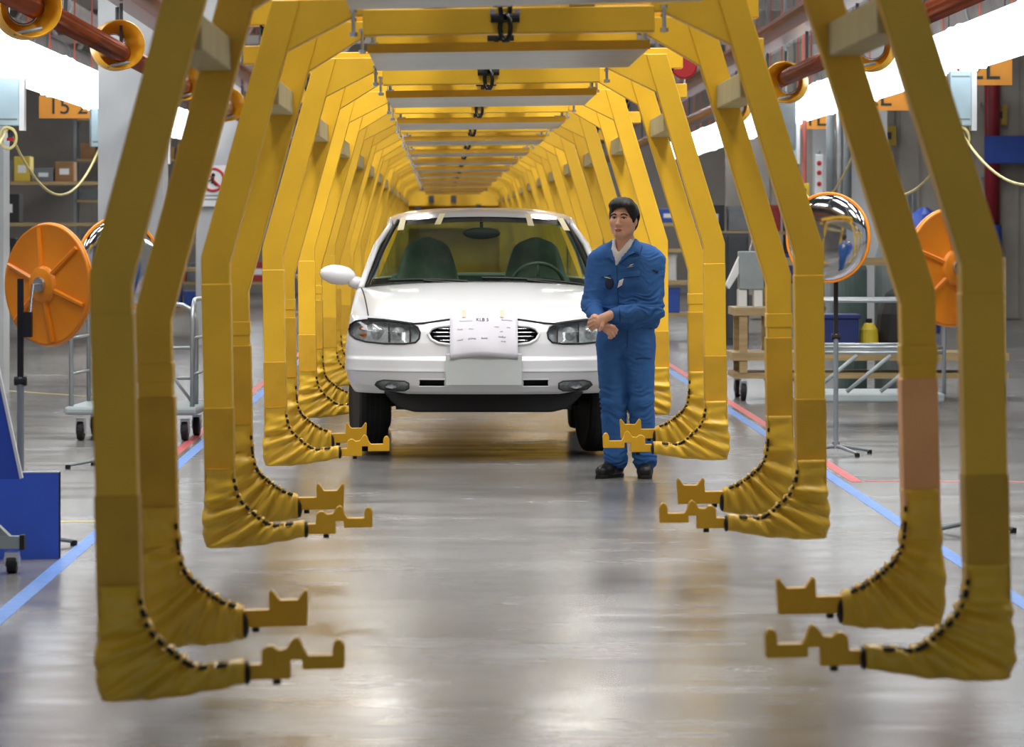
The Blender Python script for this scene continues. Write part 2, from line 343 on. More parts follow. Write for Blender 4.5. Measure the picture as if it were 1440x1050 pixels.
for i, d in enumerate(CAR_DS):
    c = proto if i == 0 else copy_tree(proto)
    th = CAR_ROLL[i]; zp = 1.3
    c.rotation_euler = (0, -th, 0); c.location = (axis_x(d)+zp*math.sin(th), d, 0.004)
    c['label'] = 'yellow overhead car carrier, '+ORD[i]; c['group'] = 'yellow overhead carriers in a row'
    if i == 0:
        first = c
for ch in first.children:                       # the near carrier's right rear arm has a peach-coloured wrap
    if ch.name.startswith('padding_sleeve') and ch.data.vertices[0].co.y > 1 and ch.data.vertices[0].co.x > 0:
        me = ch.data.copy(); ch.data = me; me.materials[0] = PEACH; ch['label'] = 'peach-coloured padding wrap'
# overhead track the carriers hang from
tr = thing('overhead_track', 'long steel track beam above the yellow carriers', 'track beam', (0, 9, 2.78))
m = MB(); m.box((-0.09, 0, 0.16), (0.09, 70, 0.18)); m.box((-0.09, 0, 0), (0.09, 70, 0.02)); m.box((-0.012, 0, 0.02), (0.012, 70, 0.16)); m.build('rail_beam', mat('track_brown', (120, 78, 30), 0.5), tr)
tr.rotation_euler = (0, 0, math.atan(0.0041)); tr.location.x = axis_x(9)
for k in range(14): MB().box((-0.03, k*5+1, 0.18), (0.03, k*5+1.06, CEIL_Z-2.78)).build('track_hanger', GREYM, tr)
# ------------------------------------------------------------------ white saloon car hanging in the fourth carrier
CARW = mat('car_white_lacquer', (229, 230, 233), 0.18, var=0.005, coat=0.6)
CGLASS = glass_mat('car_tinted_glass', (0.62, 0.74, 0.62), gloss=0.45, f0=0.04)
LENS = glass_mat('lamp_clear_lens', (0.92, 0.94, 0.95), gloss=0.8, f0=0.10)
CINT = mat('car_dark_trim', (52, 58, 56), 0.6, var=0.1)
SEATM = mat('seat_grey_green_film', (138, 158, 148), 0.32, var=0.15, scale=9, bump=0.3, bscale=14)
AMBER = mat('amber_lens', (226, 128, 40), 0.2)
LAMPIN = mat('lamp_reflector_grey', (226, 230, 232), 0.25, 0.15, var=0.16, scale=34)
TYRE = mat('tyre_rubber', (9, 9, 10), 0.7, var=.1)
TAPEM = mat('cream_masking_tape', (226, 214, 178), 0.6, var=0.03)
GAP = mat('panel_gap_black', (22, 22, 26), 0.6)
car = thing('saloon_car', 'white saloon car with taped paper on its nose, hanging in the yellow carrier', 'car', (axis_x(23.3)-0.012, 23.26, 0))
NE = 2.6
def cW(z): return interp(z, [.446,.50,.60,.75,.955], [.865,.895,.925,.922,.895])
def cg(z): return interp(z, [.446,.462,.50,.55,.600,.612,.672,.690,.78,.86,.91,.94,.955], [.085,.055,.026,.012,.0,.004,.006,.030,.042,.066,.10,.135,.165])
def cFS(a, z):
    W = cW(z); s, c = math.sin(a), math.cos(a)
    return Vector((W*math.copysign(abs(s)**(2/NE), s), cg(z)+.55*(1-abs(c)**(2/NE)), z))
def cF(x, z, off=0.0):
    q = min(1, (abs(x)/cW(z)))**NE
    return Vector((x, cg(z)+.55*(1-(1-q)**(1/NE))+off, z))
def inside(x, z, poly):
    r = False; n = len(poly)
    for i in range(n):
        x1, z1 = poly[i]; x2, z2 = poly[(i+1) % n]
        if (z1 > z) != (z2 > z) and x < (x2-x1)*(z-z1)/(z2-z1)+x1: r = not r
    return r
LAMP = [(.898,.858),(.888,.893),(.85,.918),(.78,.928),(.66,.925),(.55,.915),(.47,.902),(.435,.885),(.418,.85),(.424,.812),(.448,.787),(.52,.777),(.65,.777),(.78,.787),(.85,.805),(.888,.83)]
GRIL = [(.365,.842),(.345,.806),(.30,.782),(.20,.770),(-.20,.770),(-.30,.782),(-.345,.806),(-.365,.842),(-.345,.874),(-.30,.89),(-.20,.898),(.20,.898),(.30,.89),(.345,.874)]
FOG = [(.715,.505),(.70,.525),(.66,.537),(.52,.532),(.492,.518),(.492,.485),(.52,.468),(.60,.463),(.68,.475)]
SLOT = [(.425,.498),(.425,.546),(.255,.546),(.255,.498)]
mir = lambda P: [(-x, z) for x, z in P][::-1]
HOLES = [LAMP, mir(LAMP), GRIL, FOG, mir(FOG), SLOT, mir(SLOT)]
ZB, ZT = .446, .955
NU, NV = 260, 72
def fas(u, v): return cFS((u*2-1)*PI/2, lerp(ZB, ZT, v))
def keep(u, v):
    p = fas(u, v); return not any(inside(p.x, p.z, P) for P in HOLES)
MB().grid(fas, NU, NV, keep=keep).build('front_fascia', CARW, car, smooth=True)
def cowl(s):
    x = .86*s; return Vector((x, 1.22+.16*s*s, 1.165-.045*abs(s)**2.5))
def cH(u, t):
    a = (u*2-1)*PI/2; p0 = cFS(a, ZT); s = math.sin(a); s = math.copysign(abs(s)**(2/NE), s); p1 = cowl(s)
    p = p0.lerp(p1, t); p.z = p0.z+(p1.z-p0.z)*(1-(1-t)**1.55); return p
MB().grid(cH, 80, 24).build('bonnet', CARW, car, smooth=True)
def zs(y): return interp(y, [.715, .85, 1.0, 1.2, 1.38, 4.2, 4.9], [.955, 1.017, 1.06, 1.10, 1.12, 1.16, 1.14])
def xs_(y): return interp(y, [.715, 1.38, 4.2, 4.9], [.895, .86, .86, .84])
YA = (.98, 3.75)
def zb_(y):
    z = .42
    for c in YA:
        if abs(y-c) < .375: z = max(z, .50+math.sqrt(.375**2-(y-c)**2))
    return z
for sx in (-1, 1):
    def side(u, v):
        yn = lerp(.715, 4.5, u); z = lerp(zb_(yn), zs(yn), v)
        y = lerp(.55+cg(max(ZB, min(z, ZT))), 4.5, u)
        x = cW(max(ZB, z)) if z <= ZT else lerp(cW(ZT), xs_(yn), (z-ZT)/max(1e-4, zs(yn)-ZT))
        return Vector((sx*x, y, z))
    MB().grid(side, 90, 14, flip=(sx < 0)).build('side_panel', CARW, car, smooth=True)
# bonnet shut lines and bumper seam
def htube(pts, r, name='shut_line', m=None): return MB().tube(pts, r, 6).build(name, m or GAP, car)
for sx in (-1, 1):
    pts = []
    for k in range(13):
        t = k/12; xw = lerp(.765, .835, t)*sx; lo, hi = 0.0, 1.0      # find u with x == xw at this t
        for _ in range(30):
            mid = (lo+hi)/2
            if cH(mid, t*.93).x < xw: lo = mid
            else: hi = mid
        pts.append(cH((lo+hi)/2, t*.93)+Vector((0, 0, .002)))
    htube(pts, .0045)
    seam = [(.765, .936), (.66, .930), (.55, .919), (.46, .908), (.40, .911), (.32, .922), (.22, .936), (.05, .944), (0, .945)]
    htube([cF(sx*x, z, -.003) for x, z in seam], .0075)
    htube([cF(sx*x, .596, -.0005) for x in np.linspace(.26, .915, 30)], .0022, 'bumper_crease', mat('crease_grey', (150, 156, 162), .4))
def ring(poly, off, n=3):
    out = []
    for i in range(len(poly)):
        (x1, z1), (x2, z2) = poly[i], poly[(i+1) % len(poly)]
        out += [cF(lerp(x1, x2, k/n), lerp(z1, z2, k/n), off) for k in range(n)]
    return out
def panel(poly, off):                          # filled surface following the fascia
    cx = sum(p[0] for p in poly)/len(poly); cz = sum(p[1] for p in poly)/len(poly); m = MB(); R = ring(poly, off); n = len(R); vs = []
    for k in range(1, 6):
        for p in R: x = lerp(cx, p.x, k/5); z = lerp(cz, p.z, k/5); vs.append(cF(x, z, off))
    vs.append(cF(cx, cz, off)); c = len(vs)-1
    fs = [(c, i, (i+1) % n) for i in range(n)]
    for k in range(4): fs += [(k*n+i, (k+1)*n+i, (k+1)*n+(i+1) % n, k*n+(i+1) % n) for i in range(n)]
    return m.add(vs, fs)
def wall(poly, o0, o1):
    A, B = ring(poly, o0), ring(poly, o1); n = len(A); return MB().add(A+B, [(i, (i+1) % n, (i+1) % n+n, i+n) for i in range(n)])
for sx in (-1, 1):
    P = LAMP if sx > 0 else mir(LAMP)
    hl = wall(P, 0, .07).build('headlamp', LAMPIN, car)
    panel(P, .07).build('reflector', LAMPIN, hl, smooth=True)
    for cx, cz, r in ((.70, .845, .048), (.56, .84, .046)):
        p = cF(sx*cx, cz, .05); MB().lathe([(.008, .03), (r*.6, .012), (r, -.012)], 20, Matrix.Translation(p) @ Matrix.Rotation(PI/2, 4, 'X'), cap=False).build('reflector_bowl', LAMPIN, hl, smooth=True)
        MB().ell(p, (.012, .02, .012)).build('bulb', LAMPIN, hl, smooth=True)
    for cx in (.625, .485): MB().box((sx*cx-.004, cF(sx*cx, .85, .012).y, .785), (sx*cx+.004, cF(sx*cx, .85, .06).y, .912)).build('divider', DGREY, hl)
    for dz in (.012, -.03):
        MB().ell(cF(sx*.80, .86+dz, .045), (.026, .012, .013)).build('turn_signal', AMBER, hl, smooth=True)
    panel(P, -.003).build('lens', LENS, hl, smooth=True)
    MB().tube(ring(P, -.002), .006, 6, closed=True).build('gasket', GAP, hl)
    P = FOG if sx > 0 else mir(FOG)
    fg = wall(P, 0, .05).build('fog_lamp', LAMPIN, car); panel(P, .05).build('reflector', LAMPIN, fg)
    MB().ell(cF(sx*.60, .50, .03), (.05, .02, .024)).build('bulb', CHROME, fg, smooth=True); panel(P, -.002).build('lens', LENS, fg, smooth=True)
    MB().tube(ring(P, -.001), .0055, 6, closed=True).build('gasket', DGREY, fg)
    P = SLOT if sx > 0 else mir(SLOT)
    sl = wall(P, 0, .06).build('bumper_slot', BLACK, car); panel(P, .06).build('slot_back', BLACK, sl); MB().tube(ring(P, .001), .005, 6, closed=True).build('slot_rim', CARW, sl)
gr = wall(GRIL, 0, .09).build('grille', BLACK, car); panel(GRIL, .09).build('grille_back', BLACK, gr)
MB().tube(ring(GRIL, -.002), .010, 8, closed=True).build('grille_surround', CARW, gr, smooth=True)
for z in (.800, .826, .852, .876):
    xm = .355-abs(z-.842)*1.6; m = MB()
    pts = [cF(x, z, .012) for x in np.linspace(-xm, xm, 24)]; m.tube(pts, .0045, 6); m.build('grille_bar', CHROME, gr, smooth=True)
# number-plate blank
m = MB(); m.box((-.25, -.030, .507), (.25, -.018, .715)); m.build('plate_blank', mat('plate_blank_grey', (206, 212, 212), .4, var=.02), car, bevel=.02)
# glass house
def WS(u, v):
    a = u*2-1; x = a*lerp(.825, .610, v); y = lerp(1.30+.16*a*a, 2.08+.10*a*a, v); z = lerp(1.152-.032*a*a, 1.618-.030*a*a, v)+.022*math.sin(PI*v)
    return Vector((x, y, z))
MB().grid(WS, 20, 12).build('windscreen', CGLASS, car, smooth=True)
def frit(pts, r): return MB().tube([WS(u, v)+Vector((0, -.002, .001)) for u, v in pts], r, 6)
fm = frit([(i/20, .012) for i in range(21)], .013); fm.v = [(x, y, z) for x, y, z in fm.v]
fm.build('windscreen_base_seal', GAP, car, smooth=True)
for u in (.012, .988): frit([(u, v/12) for v in range(13)], .014).build('windscreen_side_seal', GAP, car, smooth=True)
MB().grid(lambda u, v: WS(u, lerp(.90, 1, v))+Vector((0, -.002, .003)), 20, 2).build('windscreen_shade_band', mat('shade_band', (30, 30, 28), .2), car, smooth=True)
def zc(y): return interp(y, [2.06, 2.3, 2.6, 2.9, 3.3, 3.6, 3.8], [1.618, 1.655, 1.680, 1.688, 1.67, 1.635, 1.60])
def roof(u, v):
    y0 = lerp(2.06, 3.78, v); a = u*2-1; y = y0+.10*a*a*(1-v); w_ = interp(v, [0, .3, .7, 1], [.625, .655, .66, .62])
    return Vector((a*w_, y, zc(y0)-.028*abs(a)**2-.035*abs(a)**6))
MB().grid(roof, 24, 20).build('roof', CARW, car, smooth=True)
RAIL = [(.842, 1.40, 1.118), (.805, 1.58, 1.235), (.738, 1.88, 1.420), (.655, 2.16, 1.545), (.655, 2.5, 1.585), (.660, 3.0, 1.60), (.660, 3.4, 1.585), (.66, 3.7, 1.54), (.75, 4.0, 1.37), (.82, 4.28, 1.17)]
def rail_at(t):
    t *= len(RAIL)-1; k = min(int(t), len(RAIL)-2); return Vector(RAIL[k]).lerp(Vector(RAIL[k+1]), t-k)
for sx in (-1, 1):
    MB().tube([(sx*p[0], p[1], p[2]) for p in (rail_at(i/36) for i in range(37))], .022, 10).build('roof_pillar', CARW, car, smooth=True)
    def sg(u, v):
        top = rail_at(u); bot = Vector((.862, lerp(1.42, 4.26, u), zs(lerp(1.42, 4.26, u))-.005)); return Vector((sx*lerp(bot.x, top.x, v), lerp(bot.y, top.y, v), lerp(bot.z, top.z, v)))
    MB().grid(sg, 24, 6, flip=(sx < 0)).build('side_window', CGLASS, car, smooth=True)
    MB().tube([(sx*.84, 2.75, 1.14), (sx*.655, 2.85, 1.57)], .024, 6).build('door_pillar', BLACK, car)
    mm = MB(); mm.ell((sx*1.005, 1.50, 1.212), (.128, .075, .070), 18, 12, Matrix.Rotation(sx*-.12, 3, 'Y')); mm.tube([(sx*.84, 1.50, 1.145), (sx*.92, 1.50, 1.172)], [.05, .04], 10)
    dm = mm.build('door_mirror', CARW, car, smooth=True)
    MB().ell((sx*1.0, 1.575, 1.212), (.105, .006, .055), 18, 8).build('mirror_glass', CHROME, dm, smooth=True)
MB().grid(lambda u, v: Vector(((u*2-1)*lerp(.60, .78, v), lerp(3.76, 4.27, v), lerp(1.595, 1.175, v)-.03*(u*2-1)**2)), 16, 6).build('rear_window', CGLASS, car, smooth=True)
MB().grid(lambda u, v: Vector(((u*2-1)*lerp(.83, .80, v), lerp(4.25, 4.92, v), lerp(1.175, 1.15, v)-.03*abs(u*2-1)**3)), 16, 6).build('boot_lid', CARW, car, smooth=True)
def rear(u, v):
    a = (u*2-1)*PI/2; z = lerp(.45, 1.15, v); W = interp(z, [.45, .6, .95, 1.15], [.87, .92, .89, .83]); s, c = math.sin(a), math.cos(a)
    return Vector((W*math.copysign(abs(s)**(2/3), s), 4.45+.52*abs(c)**(2/3)-.05*(z-.6)**2, z))
MB().grid(rear, 40, 10, flip=True).build('rear_fascia', CARW, car, smooth=True)
# interior
m = MB(); m.prism_xy([(-.78, 1.50), (.78, 1.50), (.76, 1.92), (-.76, 1.92)], .80, 1.10); m.build('dashboard', CINT, car, bevel=.05)
MB().tube([(.18, 1.93, 1.06), (.25, 1.86, 1.125), (.39, 1.83, 1.15), (.53, 1.86, 1.125), (.60, 1.93, 1.06)], .05, 8).build('instrument_cowl', CINT, car, smooth=True)
SWM = Matrix.Translation((.40, 2.02, 1.125)) @ Matrix.Rotation(math.radians(-62), 4, 'X')
m = MB(); m.tube([SWM @ Vector((.185*math.cos(a), .185*math.sin(a), 0)) for a in np.linspace(0, 2*PI, 28, endpoint=False)], .014, 8, closed=True)
for a in (0, PI, -PI/2): m.tube([SWM @ Vector((0, 0, -.02)), SWM @ Vector((.18*math.cos(a), .18*math.sin(a), 0))], .014, 6)
m.build('steering_wheel', mat('wheel_grey_leather', (96, 108, 100), .35), car, smooth=True)
for x in (-.39, .40):
    st = MB(); st.grid(lambda u, v: Vector((x, 2.62, 1.02))+Vector((math.cos(u*2*PI)*interp(v, [0, .3, .6, .72, .84, .95, 1], [.25, .27, .26, .22, .19, .15, .03]), math.sin(u*2*PI)*interp(v, [0, .5, .7, .9, 1], [.10, .09, .06, .05, .01])+v*.10, -.52+v*.97)), 24, 26)
    st.build('front_seat', SEATM, car, smooth=True)
    MB().box((x-.26, 2.05, .50), (x+.26, 2.62, .68)).build('seat_cushion', SEATM, car, bevel=.05)
MB().box((-.68, 3.45, .60), (.68, 3.62, 1.20)).build('rear_seat', SEATM, car, bevel=.06)
MB().box((-.70, 3.62, 1.08), (.70, 4.2, 1.12)).build('parcel_shelf', CINT, car)
m = MB(); m.ell((0, 2.00, 1.50), (.135, .03, .042), 16, 10); m.tube([(0, 2.0, 1.52), (0, 2.04, 1.60)], .012, 6); m.build('inner_mirror', BLACK, car, smooth=True)
for u0, u1 in ((.10, .44), (.50, .92)):
    m = MB(); m.tube([WS(lerp(u0, u1, t), .055-.045*t+.012*math.sin(PI*t))+Vector((0, -.014, .010)) for t in np.linspace(0, 1, 12)], .010, 6)
    m.tube([WS(lerp(u0, u1, .45), .03)+Vector((0, -.02, .012)), WS(u1, -.02)+Vector((0, -.01, .01))], .010, 6); m.build('wiper', BLACK, car)
for u, v0, v1, du in ((.05, .80, 1.03, .018), (.262, .86, 1.05, -.012), (.775, .84, 1.05, -.004), (.965, .80, 1.02, .0)):
    MB().grid(lambda a, b: WS(u+(a-.5)*.034+(.5-b)*du, lerp(v0, v1, b))+Vector((0, -.010, .008)), 2, 4).build('tape_strip', TAPEM, car, thick=.002)
# underside and wheels
m = MB(); m.prism([(-.66, .46), (-.61, .40), (-.55, .35), (-.45, .325), (.45, .325), (.55, .35), (.61, .40), (.66, .46)][::-1], .14, .20); m.build('air_dam', TYRE, car, bevel=.01)
m = MB(); m.box((-.58, .2, .34), (.58, 4.4, .46)); m.box((-.86, 1.5, .40), (.86, 3.2, .47)); m.build('underbody', BLACK, car)
for yw in YA:
    for sx in (-1, 1):
        wl = MB(); prof = [(.20, -.09), (.29, -.102), (.318, -.09), (.328, -.06), (.328, .06), (.318, .09), (.29, .102), (.20, .09)]
        M = Matrix.Translation((sx*.775, yw, .345)) @ Matrix.Rotation(math.radians(9 if yw < 2 else 0), 4, 'Z') @ Matrix.Rotation(PI/2, 4, 'Y')
        wl.lathe(prof, 40, M); o = wl.build('wheel', TYRE, car, smooth=False)
        MB().lathe([(.02, -.07), (.12, -.085), (.19, -.08), (.20, .07), (.12, .085), (.02, .07)], 20, M).build('wheel_rim', LAMPIN, o, smooth=True)
        for k in (-.035, 0, .035): MB().lathe([(.327, k-.004), (.3295, k-.004), (.3295, k+.004), (.327, k+.004)], 40, M, cap=False).build('tread_rib', BLACK, o)
        MB().tube([(sx*.60, yw, .62), (sx*.62, yw, .36), (sx*.30, yw, .38)], [.05, .05, .03], 8).build('suspension_strut', BLACK, car)
        def arch(u, v): a = u*PI; return Vector((sx*lerp(.90, .55, v), yw-.372*math.cos(a), .50+.372*math.sin(a)))
        MB().grid(arch, 16, 2).build('wheel_arch_liner', BLACK, car)
# sheet of paper taped to the nose: its own thing
PAPER = mat('white_paper', (214, 213, 222), .6, var=.01)
sh = thing('inspection_sheet', 'white handwritten inspection sheet taped over the car grille', 'paper', car.location)
def shp(u, v, off=0.0):
    a = u*2-1; z = lerp(.690+.010*math.cos(a*PI*.9), .968, v); y = lerp(-.040, .105, v**1.6)+.006*math.sin(u*9+v*3)*(1-v)
    return Vector((a*.222, y-off, z+.004*math.sin(u*PI)*v))
MB().grid(shp, 16, 8).build('sheet', PAPER, sh, smooth=True, thick=.0008)
INK = mat('grey_pen_ink', (60, 60, 74), .6)
def scrib(m, u0, u1, v, h, seed, r=.0016):
    rr = random.Random(seed); n = int((u1-u0)/.012)+2
    m.tube([shp(lerp(u0, u1, i/(n-1)), v+(rr.uniform(.2, 1)*h if i % 2 else -rr.uniform(0, .4)*h), .002) for i in range(n)], r, 4)
for i, (u0, u1, v, h, r) in enumerate([(.14,.33,.84,.02,.0012),(.76,.92,.86,.035,.0018),(.11,.19,.65,.03,.0014),(.28,.35,.65,.03,.0014),(.11,.19,.41,.035,.0018),(.27,.38,.42,.035,.0018),(.46,.55,.42,.035,.0018),(.66,.72,.70,.03,.0014),(.84,.89,.69,.03,.0014),(.74,.78,.59,.03,.0014),(.72,.82,.47,.045,.0018),(.75,.82,.37,.03,.0016)]):
    m = MB(); scrib(m, u0, u1, v, h, i, r); m.build('handwriting', INK, sh)
DINK = mat('dark_pen_ink', (26, 26, 32), .6)
p = shp(.48, .865, .004); t = text_mesh('handwriting', 'KLB 5', .034, DINK, sh, p, (PI/2-.45, 0, 0), .0006)
for u in (.21, .77): MB().grid(lambda a, b: shp(u+(a-.5)*.055, .93+b*.16, .004)+Vector((0, 0, 0)), 2, 3).build('tape_strip', mat('peach_tape', (240, 206, 178), .6), sh, thick=.002)
# ------------------------------------------------------------------ worker in blue overalls
from mathutils.bvhtree import BVHTree
class SDF:
    def __init__(s, lo, hi, h):
        s.lo = np.array(lo, float); s.h = h; s.n = (np.ceil((np.array(hi)-s.lo)/h)).astype(int)+1
        s.f = np.full(s.n, 1.0, np.float32); s.ax = [s.lo[i]+h*np.arange(s.n[i]) for i in range(3)]
    def _sl(s, lo, hi):
        sl = []
        for i in range(3):
            a = max(0, int((lo[i]-s.lo[i])/s.h)-1); b = min(s.n[i], int((hi[i]-s.lo[i])/s.h)+3); sl.append(slice(a, max(a, b)))
        return tuple(sl)
    def _mix(s, sl, d, k, op):
        a = s.f[sl]
        if op == 'u':
            h = np.clip(.5+.5*(a-d)/k, 0, 1); s.f[sl] = a*(1-h)+d*h-k*h*(1-h)
        else:
            h = np.clip(.5-.5*(a+d)/k, 0, 1); s.f[sl] = a*(1-h)-d*h+k*h*(1-h)
    def cap(s, p0, p1, r0, r1=None, k=.02, op='u', fl=(1, 1, 1)):
        r1 = r0 if r1 is None else r1; p0, p1 = np.array(p0, float), np.array(p1, float); R = max(r0, r1)+k*2+.02
        sl = s._sl(np.minimum(p0, p1)-R, np.maximum(p0, p1)+R); X = np.meshgrid(*[s.ax[i][sl[i]] for i in range(3)], indexing='ij', sparse=True)
        v = p1-p0; L = max(1e-9, (v*v).sum()); t = np.clip(sum((X[i]-p0[i])*v[i] for i in range(3))/L, 0, 1)
        d = np.sqrt(sum(((X[i]-p0[i]-t*v[i])/fl[i])**2 for i in range(3)))-(r0+(r1-r0)*t); s._mix(sl, d.astype(np.float32), k, op); return s
    def ell(s, c, r, k=.02, op='u', R=None):
        c = np.array(c, float); r = np.array(r, float); m = r.max()+k*2+.02
        sl = s._sl(c-m, c+m); X = np.meshgrid(*[s.ax[i][sl[i]]-c[i] for i in range(3)], indexing='ij', sparse=True)
        if R is not None: X = [sum(R[j][i]*X[j] for j in range(3)) for i in range(3)]
        q = np.sqrt(sum((X[i]/r[i])**2 for i in range(3))); g = np.sqrt(sum((X[i]/r[i]**2)**2 for i in range(3)))+1e-9
        s._mix(sl, (q*(q-1)/g).astype(np.float32), k, op); return s
    def cut(s, fn):
        X = np.meshgrid(*s.ax, indexing='ij', sparse=True); s.f = np.maximum(s.f, fn(*X)).astype(np.float32); return s
    def mesh(s):
        f = s.f; f[0] = f[-1] = 1; f[:, 0] = f[:, -1] = 1; f[:, :, 0] = f[:, :, -1] = 1
        S = f < 0; c = np.zeros(np.array(f.shape)-1, np.int8)
        O = [(i, j, k) for i in (0, 1) for j in (0, 1) for k in (0, 1)]
        sub = lambda A, o: A[o[0]:A.shape[0]-1+o[0], o[1]:A.shape[1]-1+o[1], o[2]:A.shape[2]-1+o[2]]
        for o in O: c += sub(S, o)
        m = (c > 0) & (c < 8); I = np.argwhere(m); P = np.zeros((len(I), 3)); N = np.zeros(len(I))
        val = {o: f[I[:, 0]+o[0], I[:, 1]+o[1], I[:, 2]+o[2]] for o in O}
        for o in O:
            for a in range(3):
                if o[a] == 0:
                    q = list(o); q[a] = 1; q = tuple(q); v0, v1 = val[o], val[q]; x = (v0 < 0) != (v1 < 0)
                    t = np.where(x, v0/np.where(x, v0-v1, 1), 0); pt = np.tile(np.array(o, float), (len(I), 1)); pt[:, a] = t
                    P[x] += pt[x]; N[x] += 1
        V = s.lo+s.h*(I+P/N[:, None]); vid = np.full(m.shape, -1, np.int64); vid[m] = np.arange(len(I)); F = []
        for a in range(3):
            b, d = (a+1) % 3, (a+2) % 3
            A0 = [slice(None)]*3; A1 = [slice(None)]*3; A0[a] = slice(0, -1); A1[a] = slice(1, None)
            s0, s1 = S[tuple(A0)], S[tuple(A1)]; E = np.argwhere(s0 != s1); E = E[(E[:, b] > 0) & (E[:, d] > 0) & (E[:, b] < f.shape[b]-1) & (E[:, d] < f.shape[d]-1)]
            def g(db, dd): q = E.copy(); q[:, b] += db; q[:, d] += dd; return vid[q[:, 0], q[:, 1], q[:, 2]]
            Q = np.stack([g(-1, -1), g(0, -1), g(0, 0), g(-1, 0)], 1); ins = s0[E[:, 0], E[:, 1], E[:, 2]]
            Q[~ins] = Q[~ins][:, ::-1]; F.append(Q)
        return V, np.concatenate(F)
def smooth_pass(V, F, it=2, lam=.5):
    E = np.concatenate([F[:, [0, 1]], F[:, [1, 2]], F[:, [2, 3]], F[:, [3, 0]]]); n = len(V)
    for _ in range(it):
        A = np.zeros((n, 3)); D = np.zeros(n)
        for i, j in ((0, 1), (1, 0)):
            np.add.at(A, E[:, i], V[E[:, j]]); np.add.at(D, E[:, i], 1)
        V = V+lam*(A/np.maximum(D, 1)[:, None]-V)
    return V
def vnormals(V, F):
    n = np.cross(V[F[:, 2]]-V[F[:, 0]], V[F[:, 3]]-V[F[:, 1]]); N = np.zeros_like(V)
    for i in range(4): np.add.at(N, F[:, i], n)
    return N/np.maximum(1e-12, np.linalg.norm(N, axis=1))[:, None]
def nobj(name, V, F, m, parent):
    me = bpy.data.meshes.new(name); me.from_pydata([tuple(p) for p in V], [], [tuple(int(i) for i in q) for q in F]); me.materials.append(m)
    me.polygons.foreach_set('use_smooth', [True]*len(me.polygons)); o = bpy.data.objects.new(name, me); COL.objects.link(o); o.parent = parent; return o
def folds(V, F, zones, base=.0015, sc=11):
    N = vnormals(V, F); D = np.zeros(len(V))
    for i, p in enumerate(V):
        v = Vector(p); n1 = noise.noise(v*sc+Vector((3, 7, 1))); amp = base
        for c, r, a in zones:
            q = (v-Vector(c)).length/r
            if q < 1: amp += a*(1-q*q)
        w = noise.noise(Vector((v.x*7, v.y*7, v.z*30))+Vector((0, 0, n1*1.5)))
        D[i] = amp*(1-2*abs(w)*1.6)+base*n1
    return V+N*D[:, None]
def bvh(V, F): return BVHTree.FromPolygons([Vector(p) for p in V], [tuple(int(i) for i in q) for q in F])
def front(b, x, z, y0=-1.0):
    h = b.ray_cast(Vector((x, y0, z)), Vector((0, 1, 0)))[0]; return h.y if h is not None else 0
def drape(b, poly, off, n=6):                  # fan patch laid on the cloth in front
    cx = sum(p[0] for p in poly)/len(poly); cz = sum(p[1] for p in poly)/len(poly); R = []
    for i in range(len(poly)):
        (x1, z1), (x2, z2) = poly[i], poly[(i+1) % len(poly)]; R += [(lerp(x1, x2, k/4), lerp(z1, z2, k/4)) for k in range(4)]
    vs = []; N = len(R)
    for k in range(1, n+1):
        for x, z in R: xx, zz = lerp(cx, x, k/n), lerp(cz, z, k/n); vs.append((xx, front(b, xx, zz)-off, zz))
    vs.append((cx, front(b, cx, cz)-off, cz)); fs = [(len(vs)-1, i, (i+1) % N) for i in range(N)]
    for k in range(n-1): fs += [(k*N+i, (k+1)*N+i, (k+1)*N+(i+1) % N, k*N+(i+1) % N) for i in range(N)]
    return MB().add(vs, [f for f in fs])
def dline(b, pts, r, off=.001, n=8):
    P = []
    for (x1, z1), (x2, z2) in zip(pts, pts[1:]): P += [(lerp(x1, x2, k/n), lerp(z1, z2, k/n)) for k in range(n)]
    P.append(pts[-1]); return MB().tube([(x, front(b, x, z)-off, z) for x, z in P], r, 6)
SKIN = mat('skin', (228, 176, 148), .5, var=.04, scale=20)
HAIR = mat('black_hair', (14, 12, 13), .6, var=.2, scale=60, stretch=(6, 6, 1))
CLOTH = mat('blue_work_cotton', (58, 106, 172), .75, var=.06, scale=18, bump=.15, bscale=120, spec=.2)
CLOTHD = mat('blue_seam_thread', (34, 66, 124), .8)
SHIRT = mat('white_shirt', (236, 236, 238), .7)
SHOE = mat('black_shoe_leather', (22, 22, 24), .4)
MX, MY = (880-VPX)/228., 21.93
# ---- body: head, neck, trunk, arms and hands as one mesh
HY = math.radians(-20); HR = Matrix.Rotation(HY, 3, 'Z') @ Matrix.Rotation(math.radians(-4), 3, 'X'); HT = Vector((-.018, -.02, 1.592))
h = SDF((-.13, -.15, -.24), (.13, .15, .15), .0032)
h.ell((0, .012, .025), (.074, .094, .088), .01).ell((0, -.026, -.032), (.066, .064, .078), .03)
for s in (-1, 1):
    h.cap((s*.054, .0, -.060), (s*.014, -.060, -.096), .022, .020, .03).ell((s*.043, -.052, -.026), (.024, .022, .024), .02)
    h.cap((s*.012, -.084, .021), (s*.044, -.070, .020), .010, .010, .015).ell((s*.075, .014, -.012), (.012, .021, .032), .008)
    h.cap((s*.012, -.098, -.043), (s*.013, -.094, -.043), .0085, None, .006)
h.cap((0, -.084, .006), (0, -.107, -.038), .008, .0115, .012).ell((0, -.070, -.102), (.024, .018, .018), .02)
h.cap((-.017, -.084, -.069), (.017, -.084, -.069), .0075, None, .008, fl=(1, 1.1, .8)).cap((-.013, -.083, -.081), (.013, -.083, -.081), .0085, None, .008)
for s in (-1, 1): h.ell((s*.031, -.100, .001), (.020, .018, .011), .012, 'd')
h.cap((0, .030, -.05), (0, .045, -.24), .055, .060, .03)
